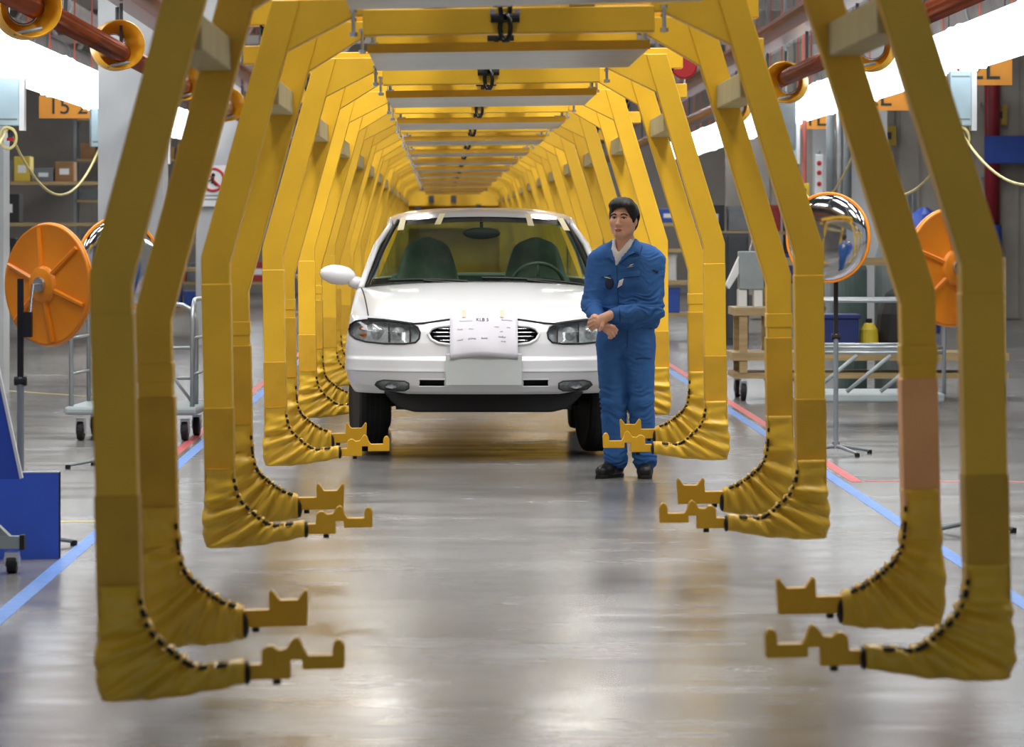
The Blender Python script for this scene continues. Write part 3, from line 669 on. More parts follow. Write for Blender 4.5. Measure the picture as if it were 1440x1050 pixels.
HV, HF = h.mesh(); HV = smooth_pass(HV, HF, 1, .3); hb_ = bvh(HV, HF)
hw = lambda V: np.array([HR @ Vector(p)+HT for p in V])
def hand(wrist, S):                              # S: SDF in man space with listed capsules
    pass
hs = SDF((-.30, -.36, .84), (.02, -.08, 1.07), .003)
# his left hand (from the image-right arm) laid over the right wrist
hs.cap((-.105, -.235, 1.005), (-.150, -.248, .985), .030, .031, .01, fl=(1, 1, 1)).ell((-.182, -.250, .962), (.040, .024, .040), .015)
for i, (a, b_, c, d) in enumerate([((-.205,-.262,.992), (-.232,-.250,.978), (-.236,-.222,.962), .0098), ((-.208,-.264,.972), (-.236,-.250,.957), (-.238,-.220,.942), .0102), ((-.204,-.262,.953), (-.230,-.248,.937), (-.230,-.220,.924), .0098), ((-.196,-.258,.936), (-.216,-.246,.920), (-.216,-.222,.910), .0085)]):
    hs.cap((-.175, -.252, .965+(.012-.012*i)), a, .0125, .0115, .006).cap(a, b_, .0110, d, .003).cap(b_, c, d, d*.9, .003)
hs.cap((-.155, -.262, .972), (-.158, -.276, .938), .0125, .0115, .008).cap((-.158, -.276, .938), (-.172, -.272, .915), .0110, .0095, .004)
# his right hand: a loose fist below it, knuckles to the image right
hs.cap((-.20, -.215, .985), (-.150, -.218, .945), .028, .030, .01).ell((-.118, -.225, .922), (.036, .027, .032), .014)
for i, (a, b_, c) in enumerate([((-.086,-.248,.935), (-.068,-.236,.914), (-.082,-.214,.902)), ((-.092,-.254,.918), (-.074,-.240,.896), (-.088,-.216,.888)), ((-.102,-.254,.902), (-.086,-.240,.880), (-.098,-.216,.876)), ((-.114,-.250,.890), (-.102,-.238,.869), (-.112,-.218,.868))]):
    hs.cap((-.122, -.236, .930-.010*i), a, .0125, .0115, .006).cap(a, b_, .0110, .0105, .003).cap(b_, c, .0105, .0095, .003)
hs.cap((-.128, -.244, .938), (-.102, -.262, .940), .0120, .0115, .008).cap((-.102, -.262, .940), (-.082, -.262, .930), .0110, .0095, .004)
GV, GF = hs.mesh(); GV = smooth_pass(GV, GF, 1, .3)
bs = SDF((-.34, -.30, .02), (.34, .26, 1.50), .011)
bs.cap((0, .02, 1.47), (0, .02, 1.30), .055, .09, .04).cap((-.11, .03, 1.32), (.11, -.03, 1.32), .075, None, .04).cap((-.06, .01, 1.15), (.07, -.01, 1.15), .085, None, .04).cap((-.06, .01, .93), (.07, -.01, .93), .085, None, .04)
ARML = [(.165, -.03, 1.335), (.158, -.065, 1.035), (-.12, -.238, 1.0)]; ARMR = [(-.165, .03, 1.33), (-.208, -.02, 1.06), (-.175, -.205, .968)]
for A in (ARML, ARMR): bs.cap(A[0], A[1], .045, .036, .03).cap(A[1], A[2], .036, .026, .02)
LEGR = [(-.085, .02, .86), (-.078, -.005, .47), (-.062, .02, .08)]; LEGL = [(.085, -.01, .86), (.092, -.03, .46), (.118, .0, .08)]
for A in (LEGR, LEGL): bs.cap(A[0], A[1], .075, .05, .03).cap(A[1], A[2], .05, .035, .03)
BV, BF = bs.mesh()
HVw = hw(HV); AV = np.concatenate([HVw, GV, BV]); AF = np.concatenate([HF, GF+len(HV), BF+len(HV)+len(GV)])
man = nobj('person', AV, AF, SKIN, None); man.location = (MX, MY, 0)
tag(man, 'man in blue work jacket and trousers standing with hands crossed beside the white car', 'person')
# ---- hair
q = SDF((-.14, -.15, -.11), (.14, .16, .16), .0035)
q.ell((.003, .020, .024), (.095, .104, .100), .01).ell((.004, .060, -.028), (.066, .060, .062), .03).ell((-.02, -.045, .080), (.060, .052, .030), .03).ell((.035, -.040, .076), (.050, .05, .032), .03).ell((-.008, .0, .100), (.062, .075, .034), .03)
def hcut(x, y, z):
    line = .054+.012*np.sin(x*26+.9)-np.clip(np.abs(x)-.040, 0, 1)*2.2
    face = np.minimum(line-z, -.026-y+np.clip(z, -.1, .1)*.25)     # remove where below hairline and in front
    low = -.066-z+np.clip(.035-y, 0, .2)*.8
    ear = .028-np.sqrt((y-.012)**2+(z+.014)**2*.55)
    return np.maximum(np.maximum(face, low), np.where(np.abs(x) > .055, ear, -1))
q.cut(hcut); QV, QF = q.mesh(); QV = smooth_pass(QV, QF, 1, .4)
QN = vnormals(QV, QF); QD = np.array([noise.noise(Vector((p[0]*60, p[1]*22, p[2]*22))) for p in QV]); QV = QV+QN*(QD*.0035)[:, None]
nobj('hair', hw(QV), QF, HAIR, man)
# ---- face features (flat colour on the face, each its own piece)
def hpart(m, name, mt): m.v = [tuple(HR @ Vector(p)+HT) for p in m.v]; return m.build(name, mt, man, smooth=True)
EYEW = mat('eye_white', (216, 206, 200), .3); IRIS = mat('dark_iris', (20, 14, 12), .2); BROW = mat('brow_hair', (26, 20, 20), .7); LIP = mat('lips', (176, 104, 94), .5)
for s in (-1, 1):
    x = s*.031; y = front(hb_, x, .0)
    hpart(MB().ell((x, y+.003, -.001), (.0135, .006, .0048), 14, 8), 'eye', EYEW)
    hpart(MB().ell((x, y-.0015, -.001), (.0056, .0032, .0046), 10, 8), 'iris', IRIS)
    hpart(dline(hb_, [(s*.016, .002), (s*.024, .0062), (s*.034, .0065), (s*.046, .001)], .0022, .001, 5), 'eyelid', BROW)
    hpart(dline(hb_, [(s*.013, .019), (s*.028, .0245), (s*.040, .0235), (s*.051, .016)], .0046, -.001, 5), 'eyebrow', BROW)
hpart(dline(hb_, [(-.021, -.0745), (0, -.0715), (.021, -.0745)], .0042, -.0012, 6), 'upper_lip', LIP)
hpart(dline(hb_, [(-.016, -.0785), (0, -.0805), (.016, -.0785)], .0048, -.0016, 6), 'lower_lip', LIP)
# ---- shirt
q = SDF((-.2, -.2, 1.20), (.2, .15, 1.52), .005)
q.cap((-.05, .01, 1.33), (.05, -.01, 1.33), .088, None, .03).cap((-.045, -.012, 1.32), (-.035, -.016, 1.36), .078, None, .02).cap((-.016, .0, 1.40), (-.018, -.002, 1.462), .080, .066, .04)
q.cut(lambda x, y, z: np.maximum(np.maximum(z-1.475, z-1.385-np.abs(x+.050)*1.25-np.clip(y+.055, 0, 1)*3.0), -(np.sqrt((x+.018)**2+(y+.003)**2)-.060)+np.where(z < 1.395, -1, 0)))
q.cut(lambda x, y, z: 1.285-z+0*x+0*y)
V, F = q.mesh(); V = smooth_pass(V, F, 2)+np.array([.002, .012, 0]); nobj('shirt', V, F, SHIRT, man)
# ---- jacket
q = SDF((-.32, -.32, .86), (.32, .26, 1.50), .0045)
q.cap((-.105, .035, 1.325), (.105, -.030, 1.325), .098, None, .05).cap((-.080, .025, 1.20), (.085, -.025, 1.20), .112, None, .06).cap((-.075, .02, 1.04), (.085, -.02, 1.04), .112, None, .06).cap((-.075, .02, .975), (.085, -.02, .975), .112, None, .03)
q.cap((-.02, .03, 1.42), (.135, -.02, 1.37), .060, .062, .04).cap((-.02, .03, 1.42), (-.14, .03, 1.36), .060, .060, .04)
for A, r in ((ARML, (.078, .068, .047)), (ARMR, (.074, .062, .046))):
    q.cap(A[0], A[1], r[0], r[1], .016).cap(A[1], Vector(A[1]).lerp(Vector(A[2]), .86), r[1], r[2], .012)
q.ell((.165, -.06, 1.0), (.060, .060, .05), .03)
def jcut(x, y, z):
    ax_ = -.064+(z-1.305)*.10; wl = (z-1.305)*.22; wr = (z-1.305)*.70
    vee = np.minimum(np.minimum(np.where(x < ax_, x-(ax_-wl), (ax_+wr)-x), -.0-y), z-1.305)
    neck = .066-np.sqrt((x+.016)**2+(y-.005)**2)+np.where(z < 1.36, -1, 0)
    return np.maximum(np.maximum(vee, neck), .925-z)
q.cut(jcut); V, F = q.mesh(); V = smooth_pass(V, F, 4)
V = folds(V, F, [((.16, -.06, 1.02), .17, .011), ((-.21, -.02, 1.05), .13, .009), ((0, 0, .98), .2, .008), ((.02, -.17, 1.0), .14, .008), ((.17, -.03, 1.32), .12, .004)], .0016)
nobj('jacket', V, F, CLOTH, man); jb = bvh(V, F)
def mpart(m, name, mt, smooth=True, thick=0): return m.build(name, mt, man, smooth=smooth, thick=thick)
# lapels, placket, pocket, badge and things clipped to the chest
mpart(drape(jb, [(.062, 1.468), (.098, 1.43), (.078, 1.372), (.058, 1.385), (.015, 1.368), (-.045, 1.318), (-.005, 1.392)], .008), 'collar_lapel', CLOTH, thick=-.006)
mpart(drape(jb, [(-.088, 1.405), (-.115, 1.382), (-.135, 1.345), (-.105, 1.352), (-.073, 1.318), (-.080, 1.365)], .008), 'collar_lapel', CLOTH, thick=-.006)
mpart(dline(jb, [(-.060, 1.305), (-.055, 1.20), (-.050, 1.08), (-.045, .96)], .003, .001), 'zip_line', CLOTHD)
mpart(dline(jb, [(.098, 1.430), (.078, 1.372), (.015, 1.366), (-.045, 1.316)], .0035, .005), 'lapel_edge', CLOTHD)
mpart(drape(jb, [(-.02, 1.262), (.082, 1.272), (.080, 1.242), (-.02, 1.232)], .006), 'pocket_flap', CLOTH, thick=-.004)
mpart(dline(jb, [(-.02, 1.232), (.080, 1.242)], .003, .002), 'pocket_seam', CLOTHD)
mpart(dline(jb, [(-.155, 1.232), (-.095, 1.250)], .0035, .002), 'pocket_seam', CLOTHD)
mpart(drape(jb, [(.000, 1.296), (.018, 1.300), (.046, 1.304), (.030, 1.298)], .004, 3), 'chest_emblem', SHIRT, thick=-.002)
mpart(drape(jb, [(.014, 1.303), (.022, 1.312), (.044, 1.318), (.034, 1.308)], .004, 3), 'chest_emblem', SHIRT, thick=-.002)
mpart(drape(jb, [(-.058, 1.168), (-.030, 1.186), (-.020, 1.226), (-.046, 1.214)], .016), 'name_badge', SHIRT, thick=-.003)
mpart(MB().ell((-.105, front(jb, -.105, 1.20)-.008, 1.198), (.028, .012, .040), 14, 10), 'dark_pouch', mat('dark_pouch_blue', (30, 44, 74), .4))
mpart(MB().tube([(-.135, front(jb, -.13, 1.232)-.008, 1.236), (-.095, front(jb, -.095, 1.226)-.02, 1.226)], .005, 6), 'silver_clip', STEEL)
mpart(drape(jb, [(.158, 1.282), (.196, 1.272), (.188, 1.258), (.160, 1.272)], .004), 'sleeve_tab', mat('navy_tab', (16, 20, 40), .6), thick=-.003)
for A, r in ((ARML, .044), (ARMR, .043)):
    p = Vector(A[1]).lerp(Vector(A[2]), .90); d = (Vector(A[2])-Vector(A[1])).normalized()
    mpart(MB().tube([p-d*.02, p+d*.012], [r, r*.94], 16), 'cuff', CLOTH)
# ---- trousers
q = SDF((-.24, -.2, .03), (.24, .2, 1.02), .006)
q.cap((-.075, .015, .93), (.078, -.015, .93), .098, None, .04).cap((-.07, .012, .84), (.075, -.012, .84), .104, None, .04)
for A in (LEGR, LEGL): q.cap(Vector(A[0])-Vector((0, 0, .04)), A[1], .098, .079, .025).cap(A[1], Vector(A[2])+Vector((0, 0, .03)), .079, .070, .012)
q.cut(lambda x, y, z: np.maximum(.055-z+.0*x, z-.985)); V, F = q.mesh(); V = smooth_pass(V, F, 2)
V = folds(V, F, [((-.075, 0, .46), .16, .006), ((.09, -.02, .46), .16, .006), ((-.06, 0, .10), .13, .010), ((.118, 0, .10), .13, .010), ((0, -.05, .78), .14, .006)], .0018, 9)
nobj('trousers', V, F, CLOTH, man); tb = bvh(V, F)
mpart(dline(tb, [(.058, .735), (.10, .742), (.150, .736)], .004, .002), 'cargo_flap_seam', CLOTHD)
mpart(dline(tb, [(.005, .905), (.004, .80)], .003, .001), 'fly_seam', CLOTHD)
# ---- shoes
for toe, heel in (((-.155, -.105, .040), (-.055, .055, .045)), ((.112, -.135, .042), (.120, .060, .045))):
    q = SDF((min(toe[0], heel[0])-.09, toe[1]-.09, -.01), (max(toe[0], heel[0])+.09, heel[1]+.08, .14), .005)
    T, Hh = Vector(toe), Vector(heel); q.cap(heel, T.lerp(Hh, .35), .044, .047, .02).cap(T.lerp(Hh, .35), toe, .047, .038, .02).cap(Hh+Vector((0, -.01, .02)), Hh+Vector((0, -.02, .06)), .042, .046, .02)
    q.cut(lambda x, y, z: np.maximum(.004-z, z-.115)); V, F = q.mesh(); V = smooth_pass(V, F, 1); sh_ = nobj('shoe', V, F, SHOE, man)
    d = (T-Hh).normalized(); n = Vector((-d.y, d.x, 0))
    m = MB(); pts = [(Hh-d*.045, .030), (Hh, .040), (T.lerp(Hh, .4), .045), (T, .040), (T+d*.036, .022)]
    L = [p+n*w_ for p, w_ in pts]+[p-n*w_ for p, w_ in pts[::-1]]; m.prism_xy([(p.x, p.y) for p in L][::-1], 0, .022); m.build('sole', BLACK, sh_, bevel=.004)
# ------------------------------------------------------------------ overhead rails, duct rings, strip lamps, switch boxes
COPPER = mat('rail_copper_brown', (138, 66, 36), 0.25, 0.55, var=0.3, scale=1.5, stretch=(4, 0.3, 4))
XC = 0.28
def rail(x, z, r, lab, flat=False):
    t = thing('overhead_pipe_rail', lab, 'rail', (x, 14, z))
    m = MB()
    if flat: m.box((-r, 0, -r*1.1), (r, 62, -r*.75)); m.box((-r, 0, r*.75), (r, 62, r*1.1)); m.box((-r*.25, 0, -r*.75), (r*.25, 62, r*.75))
    else: m.cyl((0, 0, 0), (0, 62, 0), r, n=16)
    m.build('rail_bar', COPPER, t, smooth=not flat)
    for k in range(16): MB().box((-.012, 2+k*4, r), (.012, 2.05+k*4, (3.31 if z < 3.1 else CEIL_Z)-z)).build('rail_hanger', DGREY, t)
    return t
rail(XC-2.9, 2.92, .075, 'lower copper-brown rail running overhead on the left')
rail(XC-2.9, 3.42, .09, 'upper copper-brown rail running overhead on the left', True)
rail(XC+2.9, 2.98, .075, 'lower copper-brown rail running overhead on the right')
rail(XC+2.9, 3.45, .09, 'upper copper-brown rail running overhead on the right', True)
RINGY = mat('ring_yellow_orange', (240, 176, 40), .4, var=.05)
def duct_ring(x, y, z, lab, sx):
    t = thing('duct_ring', lab, 'air nozzle', (x, y, z), sx*.30, 'yellow ring nozzles hanging along the rails')
    M = Matrix.Rotation(-PI/2, 4, 'X')
    MB().lathe([(.190, -.14), (.198, -.12), (.198, .10), (.180, .13), (.110, .14), (.104, .13), (.172, .09), (.184, -.13), (.190, -.14)], 32, M, cap=False).build('ring_shell', RINGY, t, smooth=True)
    MB().tube([(.10*math.cos(a), .14, .10*math.sin(a)) for a in np.linspace(0, 2*PI, 24, endpoint=False)], .01, 6, closed=True).build('inner_rim', STEEL, t, smooth=True)
    MB().tube([(-.10, -.10, -.172), (-.02, -.13, -.155), (.07, -.12, -.135)], .012, 8).build('clamp_handle', GREYM, t)
    MB().box((-.012, -.02, .19), (.012, .02, .30)).build('ring_hanger', DGREY, t)
    return t
for i, (y, lab) in enumerate([(22.0, 'nearest on the left, cut by the frame top'), (27.9, 'second on the left, showing its open bore'), (34.5, 'third on the left, behind the near arm'), (41.2, 'fourth on the left, beside the second carrier')]):
    duct_ring(XC-2.9-.02, y, 2.97 if i else 2.90, 'yellow ring nozzle, '+lab, 1)
for i, (y, lab) in enumerate([(27.2, 'nearest on the right under the beige bar'), (34.0, 'second on the right, behind the near arms'), (40.4, 'third on the right, small and far')]):
    duct_ring(XC+2.9, y, 2.93, 'yellow ring nozzle, '+lab, -1)
GLOW = mat('lamp_diffuser_glow', (244, 250, 255), .5, emit=4.5)
CORD = mat('red_brown_cord', (150, 60, 40), .6)
XL, XR = -3.72, 4.28
def strip_lamp(x, y, z, L, lab):
    t = thing('strip_lamp', lab, 'lamp', (x, y, z), 0, 'bright strip lamps along both sides of the line')
    sec = [(-.17, 0), (.17, 0), (.19, .06), (.13, .30), (.06, .36), (-.06, .36), (-.13, .30), (-.19, .06)]
    MB().prism(sec, .03, L-.03).build('diffuser', GLOW, t, bevel=.03)
    for e in (0, L-.03): MB().prism([(a*1.04, b*1.03-.004) for a, b in sec], e, e+.03).build('end_cap', GLOW, t)  # caps share the diffuser glow to paint in an overexposed look
    for k in (.25, .75): MB().cyl((0, L*k, .36), (0, L*k, CEIL_Z-z), .008, n=6).build('hanging_cord', CORD, t)
n = 0
for side, x in (('left', XL), ('right', XR)):
    for k in range(12):
        y = 22.6+k*3.82; nm = ['nearest', 'second nearest', 'third', 'fourth', 'fifth', 'sixth', 'seventh', 'eighth', 'ninth', 'tenth', 'eleventh', 'farthest'][k]
        strip_lamp(x, y, (2.80 if side == 'left' else 2.88), 3.35, f'{nm} glowing white strip lamp in the {side} row')
BOXM = mat('switch_box_pale_blue', (176, 200, 210), .45, var=.02)
CABLE = mat('cable_pale_yellow', (222, 208, 140), .5)
RED = mat('red_plastic', (200, 30, 40), .4)
def switch_box(x, y, lab, coil=False):
    t = thing('switch_box', lab, 'switch box', (x, y, 2.40), 0, 'hanging switch boxes below the strip lamps')
    MB().box((-.10, -.06, 0), (.08, .06, .46)).build('cover', BOXM, t, bevel=.008); MB().box((.081, -.065, -.04), (.125, .065, .48)).build('side_plate', WHITEP, t)
    MB().box((-.115, -.05, .0), (-.101, .05, .44)).build('hinge_strip', GREYM, t)
    for z in (.05, .41): MB().box((-.085, -.064, z), (.065, -.060, z+.012)).build('cover_strip', GREYM, t)
    MB().tube([(-.02, 0, .46), (-.03, 0, .52), (.0, 0, .70)], .012, 6).build('hanging_cord', CORD, t)
    MB().cyl((.0, 0, 0), (.0, 0, -.10), .022, n=10).build('button_stem', DGREY, t); MB().cyl((.0, 0, -.10), (.0, 0, -.125), .032, n=12).build('push_button', RED, t)
    if coil: MB().tube([(.06+.07*math.sin(a)-.07, -.07, -.11+.09*math.cos(a)+a*.001) for a in np.linspace(0, 4*PI, 40)], .011, 6).build('cable_coil', CABLE, t)
    return t
for side, x in (('left', XL-.02), ('right', XR)):
    for k, y in enumerate((22.4, 30.0, 37.7, 45.3)):
        switch_box(x, y, f"pale switch box hanging from the {side} lamp row, {['first', 'second', 'third', 'fourth'][k]} from the camera", coil=(k == 1))
    for k, (y0, y1) in enumerate(((22.4, 30.0), (30.0, 37.7), (37.7, 45.3))):
        c = MB(); c.tube([(x-.02+.0*t, lerp(y0, y1, t), 2.38-(1.7*t*(1-t)+.10*math.sin(PI*t))) for t in np.linspace(0, 1, 28)], .012, 6)
        tag(c.build('hanging_cable', CABLE, None, smooth=True), f"pale yellow cable sagging between {['the nearest', 'the middle', 'the far'][k]} switch boxes on the {side}", 'cable')
# ------------------------------------------------------------------ station signs
SIGNO = mat('sign_orange', (214, 140, 44), .5, var=.04); SIGNT = mat('sign_letter_green_black', (28, 42, 40), .5)
def sign(x, y, z, wd, ht, txt, size, lab, tx=0):
    t = thing('station_sign', lab, 'sign', (x, y, z)); MB().box((-wd/2, -.015, -ht/2), (wd/2, .015, ht/2)).build('sign_board', SIGNO, t)
    text_mesh('sign_lettering', txt, size, SIGNT, t, (tx, -.019, 0))
    for s in (-1, 1): MB().cyl((s*wd*.4, 0, ht/2), (s*wd*.4, 0, CEIL_Z-z), .006, n=5).build('sign_wire', DGREY, t)
sign(-4.14, 39.2, 2.875, .86, .25, '15 2', .25, 'orange station sign reading 15 2 under the left strip lamps', -.11)
sign(4.62, 31.4, 2.94, .62, .28, '2L', .29, 'orange station sign with an L beside the nearest right switch box', .06)
sign(4.66, 39.0, 2.97, .70, .28, '2L', .29, 'orange station sign reading 2L behind the second right arm')
sign(4.70, 46.2, 2.96, .70, .26, '1L', .29, 'orange station sign reading 1L beyond the second carrier')
# ------------------------------------------------------------------ columns
COLM = mat('column_pale_grey', (184, 187, 190), .6, var=.04, scale=2)
def column(n, x, y, wd, lab):
    o = MB(); o.box((x-wd/2, y-wd/2, 0), (x+wd/2, y+wd/2, CEIL_Z)); return struct(o.build('column', COLM))
column(1, -4.40, 33.2, .45, ''); column(2, -3.09, 34.3, .62, ''); column(3, -3.10, 47.2, .60, ''); column(4, 5.45, 47, .5, ''); column(5, 6.3, 60, .5, '')
ps = thing('prohibition_sign', 'round red no-entry pictogram sign on the pale left column', 'sign', (-3.17, 46.86, 2.13))
MB().box((-.21, -.012, -.30), (.21, .0, .24)).build('sign_plate', WHITEP, ps)
MB().tube([(.145*math.cos(a), -.016, .05+.145*math.sin(a)) for a in np.linspace(0, 2*PI, 36, endpoint=False)], .018, 6, closed=True).build('red_ring', RED, ps, smooth=True)
MB().tube([(-.10, -.018, .15), (.10, -.018, -.05)], .015, 6).build('red_bar', RED, ps)
m = MB(); m.ell((.0, -.014, .11), (.028, .004, .028)); m.tube([(0, -.014, .08), (-.01, -.014, .0)], .022, 6); m.tube([(-.01, -.014, .02), (.05, -.014, -.03)], .012, 6); m.tube([(0, -.014, .06), (-.07, -.014, .03)], .011, 6); m.build('black_figure', BLACK, ps)
m = MB(); [m.box((-.12, -.014, -.17-k*.05), (.12, -.0121, -.15-k*.05)) for k in range(2)]; m.build('caption_bar', GREYM, ps)
# ------------------------------------------------------------------ convex mirrors on stands
def mirror_stand(px, py, d, r, yaw, lab, poledx=0.0, lean=0.0):
    c = at(px, py, d); t = thing('mirror_stand', lab, 'mirror', (c.x, c.y, 0), 0, 'round orange convex mirrors on stands')
    M = Matrix.Translation((0, 0, c.z)) @ Matrix.Rotation(yaw, 4, 'Z') @ Matrix.Rotation(PI/2+lean, 4, 'X')      # local z -> mirror front (-y before yaw)
    R = lambda m_: m_
    b = MB(); b.lathe([(.0, -.036), (.085, -.036), (.095, -.032), (r*.97, -.012), (r, -.016), (r*1.015, .0), (r, .014), (r*.96, .010)], 48, M, cap=False); dish = b.build('mirror_back', ORANGE, t, smooth=True)
    for k in range(6):
        a = k*PI/3+.35; e = Vector((math.cos(a), math.sin(a), 0)); MB().tube([M @ (e*.085+Vector((0, 0, -.036))), M @ (e*r*.95+Vector((0, 0, -.020)))], [.014, .011], 6).build('back_rib', ORANGE, dish)
    MB().lathe([(.0, -.056), (.075, -.054), (.088, -.046), (.092, -.030)], 24, M, cap=False).build('back_hub', ORANGE, dish, smooth=True)
    MB().lathe([(.0, -.072), (.036, -.070), (.038, -.052)], 18, M, cap=False).build('hub_cap', STEEL, dish)
    MB().lathe([(r*.985, .004), (r*.97, .012)]+[(r*.97*math.cos(q), .012+.055*math.sin(q)) for q in np.linspace(.12, PI/2, 9)], 48, M, cap=False).build('mirror_face', CHROME, t, smooth=True)
    MB().tube([M @ Vector((r*math.cos(a), r*math.sin(a), .006)) for a in np.linspace(0, 2*PI, 48, endpoint=False)], .009, 8, closed=True).build('mirror_rim', ORANGE, t, smooth=True)
    pb = M @ Vector((0, 0, -.13)); px_ = pb.x+poledx; py_ = pb.y-(.03 if poledx else 0)
    MB().box((px_-.014, py_-.014, .80), (px_+.014, py_+.014, c.z+.03)).build('upper_post', BLACK, t)
    MB().cyl((px_, py_, .05), (px_, py_, .82), .017, n=10).build('lower_post', GREYM, t); MB().cyl((px_-.03, py_, .80), (px_+.03, py_, .80), .022, n=10).build('clamp_knob', BLACK, t)
    MB().tube([M @ Vector((0, 0, -.066)), M @ Vector((0, 0, -.10)), Vector((px_+.045 if poledx else px_, py_-.02, c.z-.17)), Vector((px_, py_, c.z-.17))], .009, 8).build('swivel_rod', STEEL, t)
    MB().box((px_+.012, py_-.03, c.z-.25), (px_+.055, py_+.03, c.z-.13)).build('clamp_block', BLACK, t)
    MB().cyl((px_, py_, .04), (px_, py_, .09), .026, n=12).build('foot_hub', STEEL, t)
    for k in range(4):
        a = k*PI/2+.45; e = Vector((math.cos(a), math.sin(a), 0)); MB().tube([Vector((px_, py_, .060)), Vector((px_, py_, .055))+e*.06, Vector((px_, py_, .022))+e*.27], [.014, .013, .010], 8).build('foot', GREYM, t)
        MB().cyl(Vector((px_, py_, 0))+e*.27, Vector((px_, py_, .026))+e*.27, .017, n=8).build('foot_pad', BLACK, t)
    return t
mirror_stand(68, 400, 17.2, .292, PI-.70, 'orange back of the round mirror at the far left, beside the nearest arm', poledx=-.035)
mirror_stand(1337, 376, 17.9, .292, PI+.60, 'orange back of the round mirror behind the nearest right arms')
mirror_stand(1165, 334, 24.0, .300, -.50, 'orange-rimmed convex mirror facing the camera right of the second carrier', lean=-.03)
mirror_stand(166, 372, 22.7, .300, .62, 'orange-rimmed convex mirror half hidden behind the near left arm')
# ------------------------------------------------------------------ trolleys
ALU = mat('trolley_aluminium', (168, 174, 178), .32, .6, var=.06)
GREYT = mat('trolley_grey_plate', (150, 160, 162), .45, var=.06)
def caster(parent, x, y, r=.075):
    c = MB(); c.box((x-.03, y-.035, r*1.2), (x+.03, y+.035, r*2.1)); c.box((x-.034, y-.03, r*.7), (x-.026, y+.03, r*1.6)); c.box((x+.026, y-.03, r*.7), (x+.034, y+.03, r*1.6)); o = c.build('caster_fork', STEEL, parent)
    MB().lathe([(r*.4, -.022), (r*.95, -.022), (r, -.012), (r, .012), (r*.95, .022), (r*.4, .022)], 20, Matrix.Translation((x, y, r)) @ Matrix.Rotation(PI/2, 4, 'Y')).build('wheel', BLACK, o)
def uframe(parent, pts, r=.016, name='handle_frame', m=None):
    MB().tube(pts, r, 8).build(name, m or ALU, parent, smooth=True)
def ubar(x0, x1, y, z0, z1, c=.10, ax='x'):
    q = [(x0, z0), (x0, z1-c)]+[(x0+c-c*math.cos(a), z1-c+c*math.sin(a)) for a in np.linspace(.2, PI/2, 5)]+[(x1-c+c*math.sin(a), z1-c+c*math.cos(a)) for a in np.linspace(0, PI/2-.2, 5)]+[(x1, z1-c), (x1, z0)]
    return [(a, y, b) if ax == 'x' else (y, a, b) for a, b in q]
# left trolley
t = thing('platform_trolley', 'grey platform trolley with tubular handles standing at the left', 'trolley', (-2.32, 25.75, 0), -.06)
MB().box((-.48, -.15, .19), (.48, .75, .25)).build('platform', GREYT, t, bevel=.02)
for x in (-.38, .38):
    for y in (-.02, .62): caster(t, x, y)
for x in (-.44, .44): uframe(t, ubar(-.08, .70, x, .24, 1.02, .16, 'y'))
for x in (-.44, .44):
    for z in (.48, .74): uframe(t, [(x, -.08, z), (x, .70, z)], .012, 'cross_tube')
uframe(t, [(.20, -.10, .60), (.44, -.08, .28)], .012, 'brace'); uframe(t, ubar(-.30, .42, .30, .24, .98, .14)); uframe(t, [(-.30, .30, .66), (.42, .30, .66)], .013, 'cross_tube')
uframe(t, [(-.30, .30, .44), (.42, .30, .44)], .013, 'cross_tube')
bx = MB().box((-.20, .36, .25), (-.06, .52, .70)).box((-.20, .34, .70), (-.06, .54, .74)).build('tool_case', BLACK, None); bx.location = t.location; tag(bx, 'black upright tool case standing on the left trolley', 'case')
# silver trolley, right
t = thing('tube_trolley', 'silver tube-frame trolley with diagonal braces right of the second carrier', 'trolley', (3.22, 27.6, 0))
MB().box((-.50, -.30, .20), (.55, .50, .27)).build('platform', GREYT, t, bevel=.015)
for x in (-.38, .42):
    for y in (-.18, .36): caster(t, x, y)
uframe(t, ubar(-.48, .55, -.26, .26, .98, .10)); uframe(t, ubar(-.48, .55, .46, .26, .98, .10))
for z in (.62, .58):
    for y in (-.26, .46): uframe(t, [(-.48, y, z), (.55, y, z)], .013, 'cross_tube')
for x0 in (-.46, -.20, .06): uframe(t, [(x0, -.27, .28), (x0+.34, -.27, .56)], .016, 'brace', GREYT)
# long wooden rack trolley behind it
t = thing('wooden_rack_trolley', 'long pale wooden rack trolley on casters behind the silver trolley', 'trolley', (3.72, 32.0, 0))
MB().box((-1.22, -.35, .20), (1.22, .40, .25)).build('base_board', WOOD, t); MB().box((-1.24, -.38, .36), (1.22, .40, .43)).build('deck_board', WOOD, t)
for x in (-1.14, 1.16):
    for y in (-.33, .34): MB().box((x-.035, y-.035, .25), (x+.035, y+.035, 1.28 if x > 0 else .80)).build('post', WOOD, t); caster(t, x, y, .085)
MB().box((-1.22, -.38, .76), (-.86, .40, .83)).build('end_shelf', WOOD, t)
MB().box((-.86, .32, 1.20), (1.20, .39, 1.27)).build('back_rail', WOOD, t); MB().box((-.92, .30, .43), (-.85, .37, 1.27)).build('post', WOOD, t)
def item(name, lab, cat, loc, parts, rz=0):
    q = thing(name, lab, cat, loc, rz)
    for nm, m_, mt in parts: m_.build(nm, mt, q, bevel=.008)
    return q
